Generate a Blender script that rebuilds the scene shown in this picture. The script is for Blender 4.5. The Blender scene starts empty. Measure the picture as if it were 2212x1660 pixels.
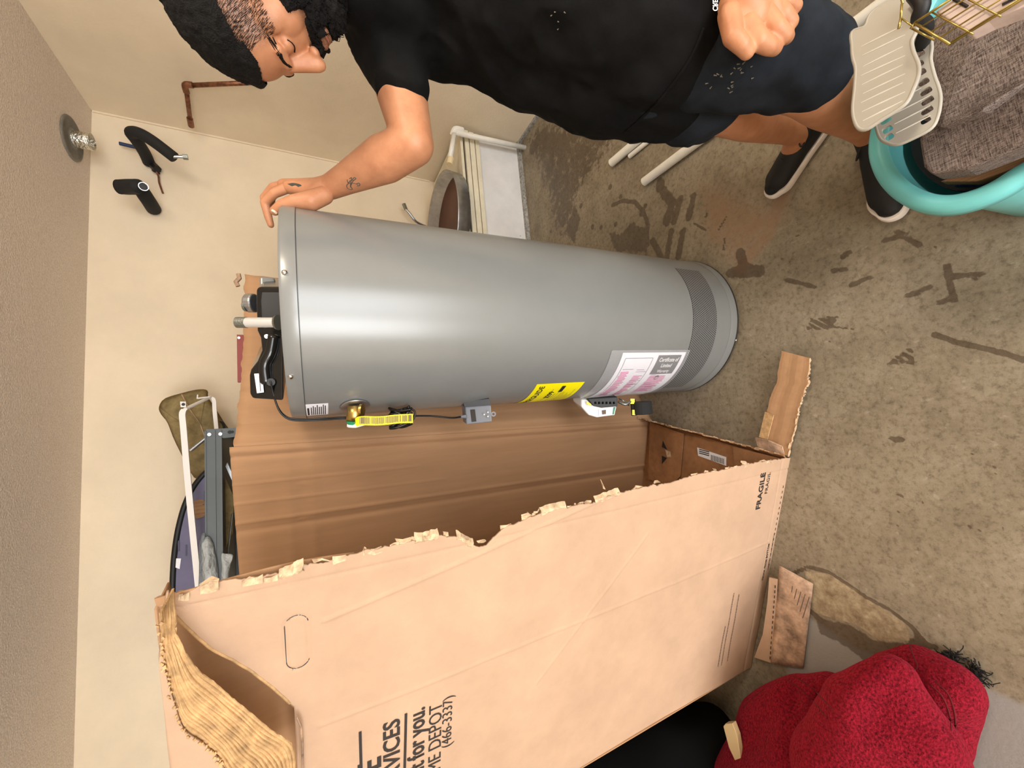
import bpy, bmesh, math, random
import numpy as np
from mathutils import Vector, Matrix, noise
from mathutils.bvhtree import BVHTree
random.seed(7)
V = Vector
D = bpy.data; COL = bpy.context.scene.collection; SC = bpy.context.scene

# ------------------------------------------------------------------ camera
FPX, HZ = 845.0, 435.0
PITCH = math.atan(HZ / FPX); ROLL = math.atan(60 / 1641.0); YAW = math.radians(7.1)
CAM = V((0, 0, 1.42))
s_, c_ = math.sin(PITCH), math.cos(PITCH)
ZR = Matrix.Rotation(-YAW, 3, 'Z')
CF = ZR @ V((0, c_, -s_)); CU = ZR @ V((0, s_, c_)); CR = ZR @ V((1, 0, 0))
cr_, sr_ = math.cos(ROLL), math.sin(ROLL)
PR = cr_ * (-CU) - sr_ * CR          # picture right (the phone was held sideways: this is mostly down)
PU = sr_ * (-CU) + cr_ * CR          # picture up
cd = D.cameras.new('camera'); cam = D.objects.new('camera', cd); COL.objects.link(cam)
cam.matrix_world = Matrix(((PR.x, PU.x, -CF.x, CAM.x), (PR.y, PU.y, -CF.y, CAM.y), (PR.z, PU.z, -CF.z, CAM.z), (0, 0, 0, 1)))
cd.sensor_fit = 'HORIZONTAL'; cd.sensor_width = 36; cd.lens = 36 * FPX / 2212; cd.clip_start = 0.02
SC.camera = cam

# ------------------------------------------------------------------ light
SC.view_settings.view_transform = 'Standard'; SC.view_settings.look = 'None'
SC.view_settings.exposure = 0.47; SC.view_settings.gamma = 1; SC.view_settings.use_curve_mapping = False
w = D.worlds.new('world'); SC.world = w; w.use_nodes = True
w.node_tree.nodes['Background'].inputs[0].default_value = (0.82, 0.91, 1.0, 1)
w.node_tree.nodes['Background'].inputs[1].default_value = 2.4

def area(name, loc, target, sx, sy, power, color):
    l = D.lights.new(name, 'AREA'); l.shape = 'RECTANGLE'; l.size = sx; l.size_y = sy; l.energy = power; l.color = color
    o = D.objects.new(name, l); COL.objects.link(o); o.location = loc
    o.rotation_euler = (V(target) - V(loc)).to_track_quat('-Z', 'Y').to_euler(); return o
area('daylight_left_of_pier', (-1.62, -2.95, 1.2), (-1.0, 2.0, 1.45), 1.6, 2.1, 76, (1.0, 0.97, 0.94))  # daylight of one doorway, split in two at the added centre pier
area('daylight_right_of_pier', (0.32, -2.95, 1.2), (0.0, 2.0, 1.45), 1.7, 2.1, 42, (1.0, 0.97, 0.94))
area('ceiling_lamp', (1.25, -0.25, 2.46), (0.9, 0.6, 0.0), 0.4, 0.4, 20, (1.0, 0.86, 0.68))

# ------------------------------------------------------------------ sight-line helpers (a pixel of the photo to a point at a real depth or on a real plane)
def ray(x, y): return CF + (x - 1106) / FPX * PR - (y - 830) / FPX * PU
def at(x, y, w): return CAM + w * ray(x, y)
def onz(x, y, z=0.0):
    d = ray(x, y); return CAM + d * ((z - CAM.z) / d.z)
def onp(x, y, o, n):
    d = ray(x, y); return CAM + d * ((V(o) - CAM).dot(n) / d.dot(n))
def onx(x, y, X): return onp(x, y, (X, 0, 0), V((1, 0, 0)))
def ony(x, y, Y): return onp(x, y, (0, Y, 0), V((0, 1, 0)))

# ------------------------------------------------------------------ materials
def lin(c): return tuple(((v / 255) / 12.92 if v / 255 <= 0.04045 else ((v / 255 + 0.055) / 1.055) ** 2.4) for v in c) + (1,)
def N(nt, t, **kw):
    n = nt.nodes.new(t)
    for k, v in kw.items():
        if k.startswith('_'): setattr(n, k[1:], v)
        else: n.inputs[k.replace('__', ' ')].default_value = v
    return n
def mat(name, col, rough=0.6, metal=0.0, var=None, bump=None, spec=0.5, sss=0, stretch=None, coat=0, alpha=None, sheen=0, col2=None, trans=0):
    m = D.materials.new(name); m.use_nodes = True; nt = m.node_tree; b = nt.nodes['Principled BSDF']
    b.inputs['Base Color'].default_value = lin(col); b.inputs['Roughness'].default_value = rough
    b.inputs['Metallic'].default_value = metal; b.inputs['Specular IOR Level'].default_value = spec
    if coat: b.inputs['Coat Weight'].default_value = coat; b.inputs['Coat Roughness'].default_value = 0.08
    if sheen: b.inputs['Sheen Weight'].default_value = sheen; b.inputs['Sheen Roughness'].default_value = 0.4
    if sheen: b.inputs['Sheen Tint'].default_value = lin([min(255, c * 1.4 + 40) for c in col])
    if sss: b.inputs['Subsurface Weight'].default_value = sss; b.inputs['Subsurface Radius'].default_value = (0.012, 0.005, 0.003); b.inputs['Subsurface Scale'].default_value = 1.0
    if alpha is not None: b.inputs['Alpha'].default_value = alpha
    if trans: b.inputs['Transmission Weight'].default_value = trans
    tc = N(nt, 'ShaderNodeTexCoord'); vec = tc.outputs['Object']
    if stretch:
        mp = N(nt, 'ShaderNodeMapping'); mp.inputs['Scale'].default_value = stretch; nt.links.new(vec, mp.inputs[0]); vec = mp.outputs[0]
    if var:
        nz = N(nt, 'ShaderNodeTexNoise', Scale=var[0], Detail=6.0, Roughness=0.65); nt.links.new(vec, nz.inputs['Vector'])
        rp = N(nt, 'ShaderNodeValToRGB'); nt.links.new(nz.outputs[0], rp.inputs[0])
        a = var[1]; c2 = col2 or [max(0, c * (1 - a)) for c in col]; c3 = [min(255, c * (1 + a * 0.6)) for c in col]
        rp.color_ramp.elements[0].position = 0.3; rp.color_ramp.elements[1].position = 0.7
        rp.color_ramp.elements[0].color = lin(c2); rp.color_ramp.elements[1].color = lin(c3)
        nt.links.new(rp.outputs[0], b.inputs['Base Color'])
    if bump:
        nb = N(nt, 'ShaderNodeTexNoise', Scale=bump[0], Detail=4.0); nt.links.new(vec, nb.inputs['Vector'])
        bp = N(nt, 'ShaderNodeBump', Strength=bump[1], Distance=bump[2] if len(bump) > 2 else 0.002)
        nt.links.new(nb.outputs[0], bp.inputs['Height']); nt.links.new(bp.outputs[0], b.inputs['Normal'])
    return m
M = {}
M['wall'] = mat('wall_paint', (232, 216, 190), 0.75, var=(2.2, 0.04), bump=(70, 0.4, 0.003))
M['ceil'] = mat('ceiling_paint', (226, 212, 198), 0.85, var=(150, 0.10), bump=(130, 0.9, 0.005))
M['platform'] = mat('white_board', (222, 222, 222), 0.45, var=(6, 0.05), bump=(30, 0.15))
M['trimw'] = mat('ivory_trim', (224, 216, 192), 0.5, var=(9, 0.06))
M['seal'] = mat('grey_caulk', (150, 148, 142), 0.9, var=(60, 0.35), bump=(80, 0.6))
M['card'] = mat('cardboard_outside', (187, 156, 130), 0.8, var=(7, 0.05), bump=(240, 0.12, 0.001), spec=0.2)
M['cardin'] = mat('cardboard_inside', (176, 137, 102), 0.85, var=(40, 0.04), bump=(120, 0.2, 0.001), spec=0.2, stretch=(1, 1, 0.1))
M['cardfloor'] = mat('cardboard_bottom', (160, 116, 80), 0.85, var=(18, 0.14), bump=(90, 0.3, 0.001), spec=0.2)
M['flute'] = mat('torn_flutes', (192, 156, 112), 0.9, var=(45, 0.2), bump=(160, 0.6, 0.002), spec=0.1)
M['torn'] = mat('torn_paper', (204, 176, 144), 0.9, var=(60, 0.25), bump=(150, 0.6, 0.002), spec=0.1)
M['crease'] = mat('crease_line', (176, 140, 108), 0.9)
M['creasel'] = mat('pale_crease', (232, 204, 172), 0.9)
M['dirty'] = mat('dirty_cardboard', (176, 146, 122), 0.9, var=(24, 0.35), bump=(50, 0.5, 0.003), spec=0.1)
M['ink'] = mat('black_ink', (38, 32, 30), 0.7)
M['inkgrey'] = mat('grey_ink', (110, 92, 80), 0.8)
M['steel'] = mat('grey_painted_steel', (128, 130, 129), 0.28, metal=0.12, var=(3, 0.03), bump=(420, 0.05, 0.0006), spec=0.6)
M['steeldark'] = mat('dark_grey', (62, 64, 66), 0.5, metal=0.3)  # plain dark grey for seams, print and small parts
M['chrome'] = mat('chrome', (215, 215, 212), 0.16, metal=1.0)
M['foilpipe'] = mat('bright_nickel', (226, 226, 224), 0.25, metal=0.55)
M['zinc'] = mat('threaded_zinc', (150, 156, 152), 0.4, metal=1.0, bump=(400, 0.5))
M['alu'] = mat('aluminium', (176, 178, 180), 0.3, metal=0.9, var=(20, 0.12))
M['foil'] = mat('crumpled_foil', (226, 226, 216), 0.25, metal=1.0, bump=(110, 1.0, 0.006))
M['blackgloss'] = mat('glossy_black_plastic', (14, 14, 14), 0.18, spec=0.6)
M['black'] = mat('matte_black_plastic', (20, 20, 21), 0.55)
M['foam'] = mat('black_foam', (26, 26, 26), 0.85, bump=(160, 0.4, 0.001))
M['rubber'] = mat('cable_rubber', (16, 15, 14), 0.4)
M['brass'] = mat('brass', (196, 166, 96), 0.3, metal=1.0, var=(30, 0.15), bump=(60, 0.2))
M['adapter'] = mat('grey_plastic', (110, 114, 122), 0.4)
M['white'] = mat('white_plastic', (232, 230, 228), 0.4)
M['paper'] = mat('label_paper', (238, 238, 244), 0.4)
M['yellow'] = mat('yellow_label', (250, 238, 10), 0.45)
M['pink'] = mat('pink_print', (222, 120, 170), 0.6)
M['purple'] = mat('purple_print', (150, 60, 120), 0.6)
M['clear'] = mat('clear_film', (215, 215, 220), 0.12, alpha=0.28, spec=0.8)
M['green'] = mat('green_print', (40, 130, 90), 0.5)
M['copper'] = mat('aged_copper', (126, 82, 58), 0.45, metal=0.6, var=(40, 0.4))
M['pvc'] = mat('white_pvc', (232, 230, 222), 0.35, var=(12, 0.04))
M['pvccap'] = mat('yellowed_pvc', (226, 208, 168), 0.4)
M['ductgrey'] = mat('grey_collar', (120, 116, 108), 0.6, var=(25, 0.12))
M['brown'] = mat('rusty_pan_floor', (92, 56, 38), 0.5, var=(5, 0.2))
M['blue'] = mat('blue_pipe', (30, 50, 90), 0.5)
M['khaki'] = mat('khaki_canvas', (136, 120, 84), 0.95, var=(22, 0.2), bump=(60, 0.5, 0.004), spec=0.1)
M['rail'] = mat('grey_enamelled_rail', (86, 94, 98), 0.45, var=(6, 0.05))
M['wframe'] = mat('white_enamel', (236, 232, 228), 0.4)
M['lilac'] = mat('purple_grey_vinyl', (92, 88, 118), 0.45, var=(5, 0.12))
M['lilacd'] = mat('dark_purple_print', (66, 62, 92), 0.5)
M['film'] = mat('milky_plastic_film', (205, 212, 214), 0.25, alpha=0.7, bump=(30, 1.0, 0.02))
M['filmgrey'] = mat('grey_plastic_film', (130, 140, 148), 0.25, alpha=0.8, bump=(30, 1.0, 0.02))
M['redm'] = mat('red_enamel', (140, 34, 28), 0.4)
M['teal'] = mat('aqua_plastic', (112, 198, 200), 0.35, spec=0.5)
M['greypl'] = mat('warm_grey_plastic', (168, 164, 154), 0.42)
M['greyedge'] = mat('pale_moulded_edge', (216, 214, 206), 0.4)
M['gold'] = mat('gold_wire', (176, 158, 92), 0.3, metal=0.9)
M['boxpink'] = mat('pale_pink_card', (214, 196, 190), 0.7, var=(18, 0.12))
M['brownwood'] = mat('brown_fluted_board', (150, 112, 76), 0.7, stretch=(60, 1, 1), var=(6, 0.25))
M['bluefoil'] = mat('dark_blue_film', (20, 34, 92), 0.2, bump=(40, 1.0, 0.01))
M['skin'] = mat('skin', (190, 134, 98), 0.5, sss=0.06, var=(26, 0.05), bump=(300, 0.15, 0.0008), col2=(176, 118, 84))
M['lip'] = mat('lip', (178, 104, 88), 0.5)
M['nail'] = mat('nail', (228, 190, 166), 0.3)
M['tattoo'] = mat('tattoo_ink', (70, 74, 66), 0.6)
M['hairm'] = mat('black_hair', (13, 11, 10), 0.8, bump=(420, 1.0, 0.004), spec=0.25)
M['shirt'] = mat('black_cotton', (14, 14, 14), 0.9, var=(6, 0.6), bump=(260, 0.3, 0.001), spec=0.15)
M['shorts'] = mat('faded_black_cotton', (32, 36, 42), 0.92, var=(9, 0.35), bump=(240, 0.3, 0.001), spec=0.15)
M['dust'] = mat('dust_smear', (120, 112, 98), 0.95)
M['shoe'] = mat('black_knit', (13, 13, 14), 0.65, bump=(220, 0.4, 0.001))
M['sole'] = mat('white_sole', (232, 222, 214), 0.6, var=(20, 0.05))
M['red'] = mat('red_fleece', (122, 24, 38), 1.0, var=(170, 0.5), bump=(170, 1.0, 0.007), spec=0.05, sheen=0.5)
M['redseam'] = mat('dark_red_seam', (92, 10, 22), 1.0)
M['blackcloth'] = mat('black_mass', (7, 7, 7), 0.9, spec=0.1)
M['beige'] = mat('beige_plastic', (214, 190, 146), 0.5)
M['fuzz'] = mat('black_fuzz', (16, 14, 12), 0.9)
# woven grey fabric
def woven():
    m = D.materials.new('woven_grey_linen'); m.use_nodes = True; nt = m.node_tree; b = nt.nodes['Principled BSDF']; b.inputs['Roughness'].default_value = 0.95
    b.inputs['Specular IOR Level'].default_value = 0.1
    tc = N(nt, 'ShaderNodeTexCoord'); cols = []
    for sc in ((45, 900, 900), (900, 60, 900)):
        mp = N(nt, 'ShaderNodeMapping'); mp.inputs['Scale'].default_value = sc; nt.links.new(tc.outputs['Object'], mp.inputs[0])
        nz = N(nt, 'ShaderNodeTexNoise', Scale=1.0, Detail=3.0); nt.links.new(mp.outputs[0], nz.inputs['Vector']); cols.append(nz.outputs[0])
    mx = N(nt, 'ShaderNodeMath', _operation='ADD'); nt.links.new(cols[0], mx.inputs[0]); nt.links.new(cols[1], mx.inputs[1])
    rp = N(nt, 'ShaderNodeValToRGB'); md = N(nt, 'ShaderNodeMath', _operation='MULTIPLY'); md.inputs[1].default_value = 0.5
    nt.links.new(mx.outputs[0], md.inputs[0]); nt.links.new(md.outputs[0], rp.inputs[0])
    rp.color_ramp.elements[0].position = 0.38; rp.color_ramp.elements[1].position = 0.63
    rp.color_ramp.elements[0].color = lin((66, 56, 54)); rp.color_ramp.elements[1].color = lin((150, 138, 132))
    nt.links.new(rp.outputs[0], b.inputs['Base Color']); return m
M['linen'] = woven()

# ------------------------------------------------------------------ mesh helpers
def mesh_obj(name, verts, faces, m, parent=None, smooth=False):
    me = D.meshes.new(name); me.from_pydata([tuple(v) for v in verts], [], faces); me.update()
    return link(name, me, m, parent, smooth)
def link(name, me, m, parent=None, smooth=False):
    o = D.objects.new(name, me); COL.objects.link(o)
    if m is not None and not me.materials: me.materials.append(m)
    if smooth: me.polygons.foreach_set('use_smooth', [True] * len(me.polygons))
    if parent: o.parent = parent; o.matrix_parent_inverse = parent.matrix_basis.inverted()
    return o
def tag(o, label=None, cat=None, group=None, kind=None):
    if label: o['label'] = label
    if cat: o['category'] = cat
    if group: o['group'] = group
    if kind: o['kind'] = kind
    return o
def thing(name, loc, label, cat, group=None):
    o = D.objects.new(name, None); COL.objects.link(o); o.location = loc; o.empty_display_size = 0.05
    return tag(o, label, cat, group)
class MB:
    def __init__(s): s.v = []; s.f = []
    def add(s, vs, fs):
        k = len(s.v); s.v += [V(v) for v in vs]; s.f += [tuple(i + k for i in f) for f in fs]; return s
    def box(s, c, size, R=None):
        R = R or Matrix.Identity(3); c = V(c)
        vs = [c + R @ V((x * size[0] / 2, y * size[1] / 2, z * size[2] / 2)) for x in (-1, 1) for y in (-1, 1) for z in (-1, 1)]
        return s.add(vs, [(0, 1, 3, 2), (4, 6, 7, 5), (0, 4, 5, 1), (2, 3, 7, 6), (0, 2, 6, 4), (1, 5, 7, 3)])
    def tube(s, pts, r, n=12, cap=True):
        pts = [V(p) for p in pts]; rr = r if isinstance(r, (list, tuple)) else [r] * len(pts)
        up = None; rings = []
        for i, p in enumerate(pts):
            t = (pts[min(i + 1, len(pts) - 1)] - pts[max(i - 1, 0)]).normalized()
            if up is None: up = t.orthogonal().normalized()
            up = (up - t * up.dot(t))
            up = up.normalized() if up.length > 1e-6 else t.orthogonal().normalized()
            b = t.cross(up); rings.append([p + rr[i] * (math.cos(2 * math.pi * k / n) * up + math.sin(2 * math.pi * k / n) * b) for k in range(n)])
        vs = [v for R in rings for v in R]; fs = []
        for i in range(len(pts) - 1):
            for k in range(n): a = i * n + k; b2 = i * n + (k + 1) % n; fs.append((a, b2, b2 + n, a + n))
        if cap: fs.append(tuple(range(n - 1, -1, -1))); fs.append(tuple((len(pts) - 1) * n + k for k in range(n)))
        return s.add(vs, fs)
    def prism(s, outline, vec):
        o = [V(p) for p in outline]; n = len(o); vec = V(vec)
        return s.add(o + [p + vec for p in o], [tuple(range(n - 1, -1, -1)), tuple(range(n, 2 * n))] + [(i, (i + 1) % n, (i + 1) % n + n, i + n) for i in range(n)])
    def lathe(s, prof, o, ax, n=48, closed=False):
        o = V(o); ax = V(ax).normalized(); u = ax.orthogonal().normalized(); v = ax.cross(u); vs = []
        for r, z in prof:
            for k in range(n): a = 2 * math.pi * k / n; vs.append(o + ax * z + r * (math.cos(a) * u + math.sin(a) * v))
        fs = []
        for i in range(len(prof) - 1):
            for k in range(n): a = i * n + k; b = i * n + (k + 1) % n; fs.append((a, b, b + n, a + n))
        return s.add(vs, fs)
    def grid(s, P, close=False):
        r, c = len(P), len(P[0]); return s.add([p for row in P for p in row], [(i * c + j, i * c + j + 1, (i + 1) * c + j + 1, (i + 1) * c + j) for i in range(r - 1) for j in range(c - 1)])
    def build(s, name, m, parent=None, smooth=False, bevel=0, solid=0):
        o = mesh_obj(name, s.v, s.f, m, parent, smooth)
        bm = bmesh.new(); bm.from_mesh(o.data); bmesh.ops.recalc_face_normals(bm, faces=bm.faces); bm.to_mesh(o.data); bm.free()
        if solid: md = o.modifiers.new('s', 'SOLIDIFY'); md.thickness = solid; md.offset = 0
        if bevel: md = o.modifiers.new('b', 'BEVEL'); md.width = bevel; md.segments = 3; md.limit_method = 'ANGLE'
        return o
def smooth_by_angle(o, deg=40):
    me = o.data; me.polygons.foreach_set('use_smooth', [True] * len(me.polygons)); me.set_sharp_from_angle(angle=math.radians(deg)); return o
def spline(pts, k=6, closed=False):
    pts = [V(p) for p in pts]; out = []; n = len(pts)
    for i in range(n if closed else n - 1):
        g = (lambda j: pts[j % n]) if closed else (lambda j: pts[max(0, min(n - 1, j))])
        p0, p1, p2, p3 = g(i - 1), g(i), g(i + 1), g(i + 2)
        for j in range(k):
            t = j / k; out.append(0.5 * ((2 * p1) + (p2 - p0) * t + (2 * p0 - 5 * p1 + 4 * p2 - p3) * t * t + (3 * p1 - p0 - 3 * p2 + p3) * t ** 3))
    if not closed: out.append(pts[-1])
    return out
# soft organic solids: overlapping ellipsoids and tapered limbs fused to one skin
def blob_bm(prims, voxel, smooth=6):
    bm = bmesh.new()
    for p in prims:
        if p[0] == 'e':
            _, c, r = p[:3]; R = p[3] if len(p) > 3 else Matrix.Identity(3)
            mt = Matrix.Translation(V(c)) @ R.to_4x4() @ Matrix.Diagonal((r[0], r[1], r[2], 1))
            bmesh.ops.create_icosphere(bm, subdivisions=4, radius=1, matrix=mt)
        else:
            _, a, ra, b, rb = p; a = V(a); b = V(b); d = b - a
            for c, r in ((a, ra), (b, rb)): bmesh.ops.create_icosphere(bm, subdivisions=3, radius=r, matrix=Matrix.Translation(c))
            q = d.to_track_quat('Z', 'Y').to_matrix().to_4x4()
            if d.length > 1e-5: bmesh.ops.create_cone(bm, cap_ends=True, segments=28, radius1=ra, radius2=rb, depth=d.length, matrix=Matrix.Translation((a + b) / 2) @ q)
    me = D.meshes.new('tmp'); bm.to_mesh(me); bm.free()
    o = D.objects.new('tmp', me); COL.objects.link(o)
    md = o.modifiers.new('r', 'REMESH'); md.mode = 'VOXEL'; md.voxel_size = voxel
    sm = o.modifiers.new('s', 'SMOOTH'); sm.iterations = smooth; sm.factor = 0.5
    dg = bpy.context.evaluated_depsgraph_get(); dg.update()
    me2 = D.meshes.new_from_object(o.evaluated_get(dg)); D.objects.remove(o); D.meshes.remove(me)
    me2.materials.clear(); return me2
def displace(me, fn):
    n = len(me.vertices); co = np.empty(n * 3); me.vertices.foreach_get('co', co); no = np.empty(n * 3); me.vertices.foreach_get('normal', no)
    co = co.reshape(-1, 3); no = no.reshape(-1, 3)
    for i in range(n):
        d = fn(V(co[i]), V(no[i]))
        if d: co[i] += no[i] * d
    me.vertices.foreach_set('co', co.ravel()); me.update()
def join_meshes(mes):
    bm = bmesh.new()
    for m in mes: bm.from_mesh(m)
    me = D.meshes.new('joined'); bm.to_mesh(me); bm.free(); return me
def text_mesh(txt, size, bold=False, extrude=0.0, spacing=1.0):
    c = D.curves.new('t', 'FONT'); c.body = txt; c.size = size; c.align_x = 'LEFT'; c.extrude = extrude; c.space_character = spacing; c.resolution_u = 3
    if bold: c.offset = size * 0.022
    o = D.objects.new('t', c); COL.objects.link(o); dg = bpy.context.evaluated_depsgraph_get(); dg.update()
    me = D.meshes.new_from_object(o.evaluated_get(dg)); D.objects.remove(o); me.materials.clear(); return me
def place_text(name, txt, size, o, ex, ey, m, parent, bold=False, sx=1.0, align='L', fn=None):
    me = text_mesh(txt, size, bold)
    xs = [v.co.x for v in me.vertices]; w_ = max(xs) if xs else 0
    off = {'L': 0, 'R': -w_ * sx, 'C': -w_ * sx / 2}[align]
    for v in me.vertices:
        x, y = v.co.x * sx + off, v.co.y
        v.co = fn(x, y) if fn else o + ex * x + ey * y
    return link(name, me, m, parent)

# ------------------------------------------------------------------ the room
XR, YB, XL, YF, HC = 2.061, 2.9, -2.9, -3.0, 2.505
def struct(o): o['kind'] = 'structure'; return o
T = 0.12
struct(MB().box((XR + T / 2, (YF + YB) / 2, HC / 2), (T, YB - YF + 2 * T, HC)).build('wall_right', M['wall']))
struct(MB().box(((XL + XR) / 2, YB + T / 2, HC / 2), (XR - XL, T, HC)).build('wall_back', M['wall']))
struct(MB().box((XL - T / 2, (YF + YB) / 2, HC / 2), (T, YB - YF + 2 * T, HC)).build('wall_left', M['wall']))
struct(MB().box(((XL + XR) / 2, (YF + YB) / 2, HC + T / 2), (XR - XL + 2 * T, YB - YF + 2 * T, T)).build('ceiling', M['ceil']))
# front wall with the open garage doorway; centre pier added to split daylight
struct(MB().box((1.7, YF - T / 2, HC / 2), (0.72, T, HC)).box((-2.7, YF - T / 2, HC / 2), (0.4, T, HC)).box((-0.58, YF - T / 2, 2.4), (3.84, T, 0.21)).box((-0.66, YF - T / 2, 1.15), (0.24, T, 2.3)).build('wall_front', M['wall']))
# caulk strips along the corners
struct(MB().box((XR - 0.004, YB - 0.004, 1.5), (0.012, 0.012, 2.0)).build('trim_1', M['wall']))

# floor with stains laid out in metres on the slab
NX, NY = 440, 390
x0, x1, y0, y1 = -1.3, XR, -0.05, YB
gx = np.linspace(x0, x1, NX); gy = np.linspace(y0, y1, NY); GX, GY = np.meshgrid(gx, gy)
wet = np.zeros_like(GX); rust = np.zeros_like(GX); pale = np.zeros_like(GX); grey = np.zeros_like(GX)
def F2(p): q = onz(p[0], p[1]); return (q.x, q.y)
def stroke(A, pts, wd, amp=1.0, soft=0.5):
    P = [F2(p) for p in pts]; d = np.full_like(GX, 1e9)
    if len(P) == 1: P = P * 2
    for (ax, ay), (bx, by) in zip(P[:-1], P[1:]):
        vx, vy = bx - ax, by - ay; L2 = vx * vx + vy * vy + 1e-12
        t = np.clip(((GX - ax) * vx + (GY - ay) * vy) / L2, 0, 1); d = np.minimum(d, np.hypot(GX - ax - t * vx, GY - ay - t * vy))
    wd = wd * 0.8; m_ = np.clip(1.5 - d / wd, 0, 1) * amp; np.maximum(A, m_, out=A)
def poly(A, pts, amp=1.0, soft=0.03):
    P = [F2(p) for p in pts]; ins = np.zeros(GX.shape, bool); d = np.full_like(GX, 1e9); n = len(P)
    for i in range(n):
        (ax, ay), (bx, by) = P[i], P[(i + 1) % n]
        c = ((ay > GY) != (by > GY)) & (GX < (bx - ax) * (GY - ay) / (by - ay + 1e-12) + ax); ins ^= c
        vx, vy = bx - ax, by - ay; t = np.clip(((GX - ax) * vx + (GY - ay) * vy) / (vx * vx + vy * vy + 1e-12), 0, 1)
        d = np.minimum(d, np.hypot(GX - ax - t * vx, GY - ay - t * vy))
    m_ = np.where(ins, np.clip(0.5 + d / soft, 0, 1), np.clip(0.5 - d / soft, 0, 1)) * amp; np.maximum(A, m_, out=A)
poly(wet, [(1130, 300), (1165, 255), (1400, 230), (1360, 300), (1310, 350), (1260, 420), (1245, 520), (1200, 530), (1170, 420)], 0.62, 0.25)
poly(wet, [(1165, 290), (1185, 282), (1225, 285), (1235, 320), (1210, 335), (1170, 330)], 0.9, 0.06)
stroke(wet, [(1150, 320), (1175, 290)], 0.05, 1.0)
poly(wet, [(1220, 500), (1240, 440), (1255, 470), (1240, 530)], 0.8, 0.05)
stroke(wet, [(1323, 444), (1345, 434), (1372, 437), (1390, 458), (1400, 485), (1398, 530)], 0.013, 1.0)
poly(wet, [(1330, 545), (1310, 500), (1340, 505), (1365, 480), (1400, 490), (1400, 550)], 0.85, 0.05)
stroke(wet, [(1425, 395), (1432, 412), (1450, 440), (1440, 480)], 0.03, 0.82)
stroke(wet, [(1427, 402)], 0.032, 1.0)
for a, b in (((1470, 430), (1455, 480)), ((1498, 425), (1488, 470)), ((1450, 500), (1440, 560)), ((1475, 500), (1465, 555)), ((1410, 520), (1430, 560))): stroke(wet, [a, b], 0.022, 0.8)
for p in ((1330, 485), (1298, 492), (1318, 404), (1340, 425), (1255, 445), (1280, 490), (1205, 460), (1190, 500), (1394, 445), (1385, 462)): stroke(wet, [p], 0.014 + 0.008 * random.random(), 1.0)
for a, b in (((1500, 483), (1525, 498)), ((1570, 468), (1552, 497)), ((1566, 515), (1562, 540)), ((1525, 468), (1528, 460))): stroke(wet, [a, b], 0.006, 0.9)
stroke(wet, [(1598, 545), (1605, 575), (1640, 590)], 0.022, 0.95); stroke(wet, [(1580, 590), (1640, 585)], 0.03, 0.8)
poly(rust, [(1500, 400), (1560, 400), (1660, 430), (1720, 400), (1690, 480), (1620, 560), (1570, 570), (1520, 520)], 0.9, 0.12)
stroke(rust, [(1690, 420), (1660, 500), (1600, 580)], 0.04, 1.0)
for k in range(7): x_ = 1745 + k * 9; stroke(wet, [(x_ + 8, 690 - k), (x_ - 2, 712 - k * 0.5)], 0.005, 0.85)
stroke(wet, [(1790, 706), (1845, 711)], 0.004, 0.9)
for k in range(5): stroke(wet, [(1915 + k * 12, 790 - k * 1.5), (1965 + k * 3, 752 + k * 9)], 0.005, 0.75)
stroke(wet, [(2020, 723), (2060, 738), (2120, 752), (2160, 762), (2212, 778)], 0.0085, 1.05)
for a, b in (((1910, 520), (1960, 505)), ((1935, 500), (1985, 530)), ((1800, 585), (1830, 582)), ((1820, 555), (1835, 545)), ((2060, 598), (2120, 592)), ((2045, 575), (2060, 650)), ((2030, 655), (2060, 640)), ((1960, 640), (2010, 620)), ((1840, 615), (1880, 600)), ((1700, 605), (1760, 620))): stroke(wet, [a, b], 0.011, 0.72)
for i in range(60): p = (random.uniform(1650, 2200), random.uniform(500, 1150)); stroke(wet, [p], 0.003 + 0.004 * random.random(), random.uniform(0.5, 0.9))
stroke(wet, [(1925, 948), (1945, 950)], 0.011, 0.75); stroke(wet, [(1935, 955)], 0.009, 0.8)
# old glue patch by the carton: pale middle, dark rim and a damp edge
poly(pale, [(1740, 1235), (1790, 1240), (1850, 1275), (1900, 1310), (1960, 1350), (1965, 1385), (1900, 1385), (1850, 1350), (1760, 1325), (1745, 1280)], 1.0, 0.02)
stroke(wet, [(1715, 1240), (1745, 1225), (1790, 1236), (1830, 1262), (1870, 1290), (1925, 1320), (1970, 1355), (2005, 1395), (2025, 1400)], 0.0065, 1.05)
poly(wet, [(1760, 1335), (1835, 1350), (1890, 1382), (1960, 1390), (1975, 1360), (2010, 1400), (1990, 1430), (1880, 1440), (1830, 1400), (1770, 1370)], 0.82, 0.02)
stroke(wet, [(1752, 1322), (1780, 1345)], 0.01, 1.0)
poly(grey, [(1745, 1330), (1850, 1400), (1990, 1440), (2120, 1480), (2300, 1560), (2500, 1900), (1700, 1800), (1700, 1400)], 1.0, 0.05)
me = D.meshes.new('floor'); vs = [(float(GX[j, i]), float(GY[j, i]), 0.0) for j in range(NY) for i in range(NX)]
fs = [(j * NX + i, j * NX + i + 1, (j + 1) * NX + i + 1, (j + 1) * NX + i) for j in range(NY - 1) for i in range(NX - 1)]
k = len(vs)
outer = [(XL - T, YF - 1.5, 0), (XR + T, YF - 1.5, 0), (XR + T, YB + T, 0), (XL - T, YB + T, 0)]
vs += [(a, b, 0) for a, b in ((XL - T, YF - 1.5), (XR + T, YF - 1.5), (XR + T, y0), (XL - T, y0), (x0, y0), (x0, YB), (XL - T, YB), (XR, y0))]
fs += [(k, k + 1, k + 2, k + 7, k + 4, k + 3), (k + 3, k + 4, k + 5, k + 6)]
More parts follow.
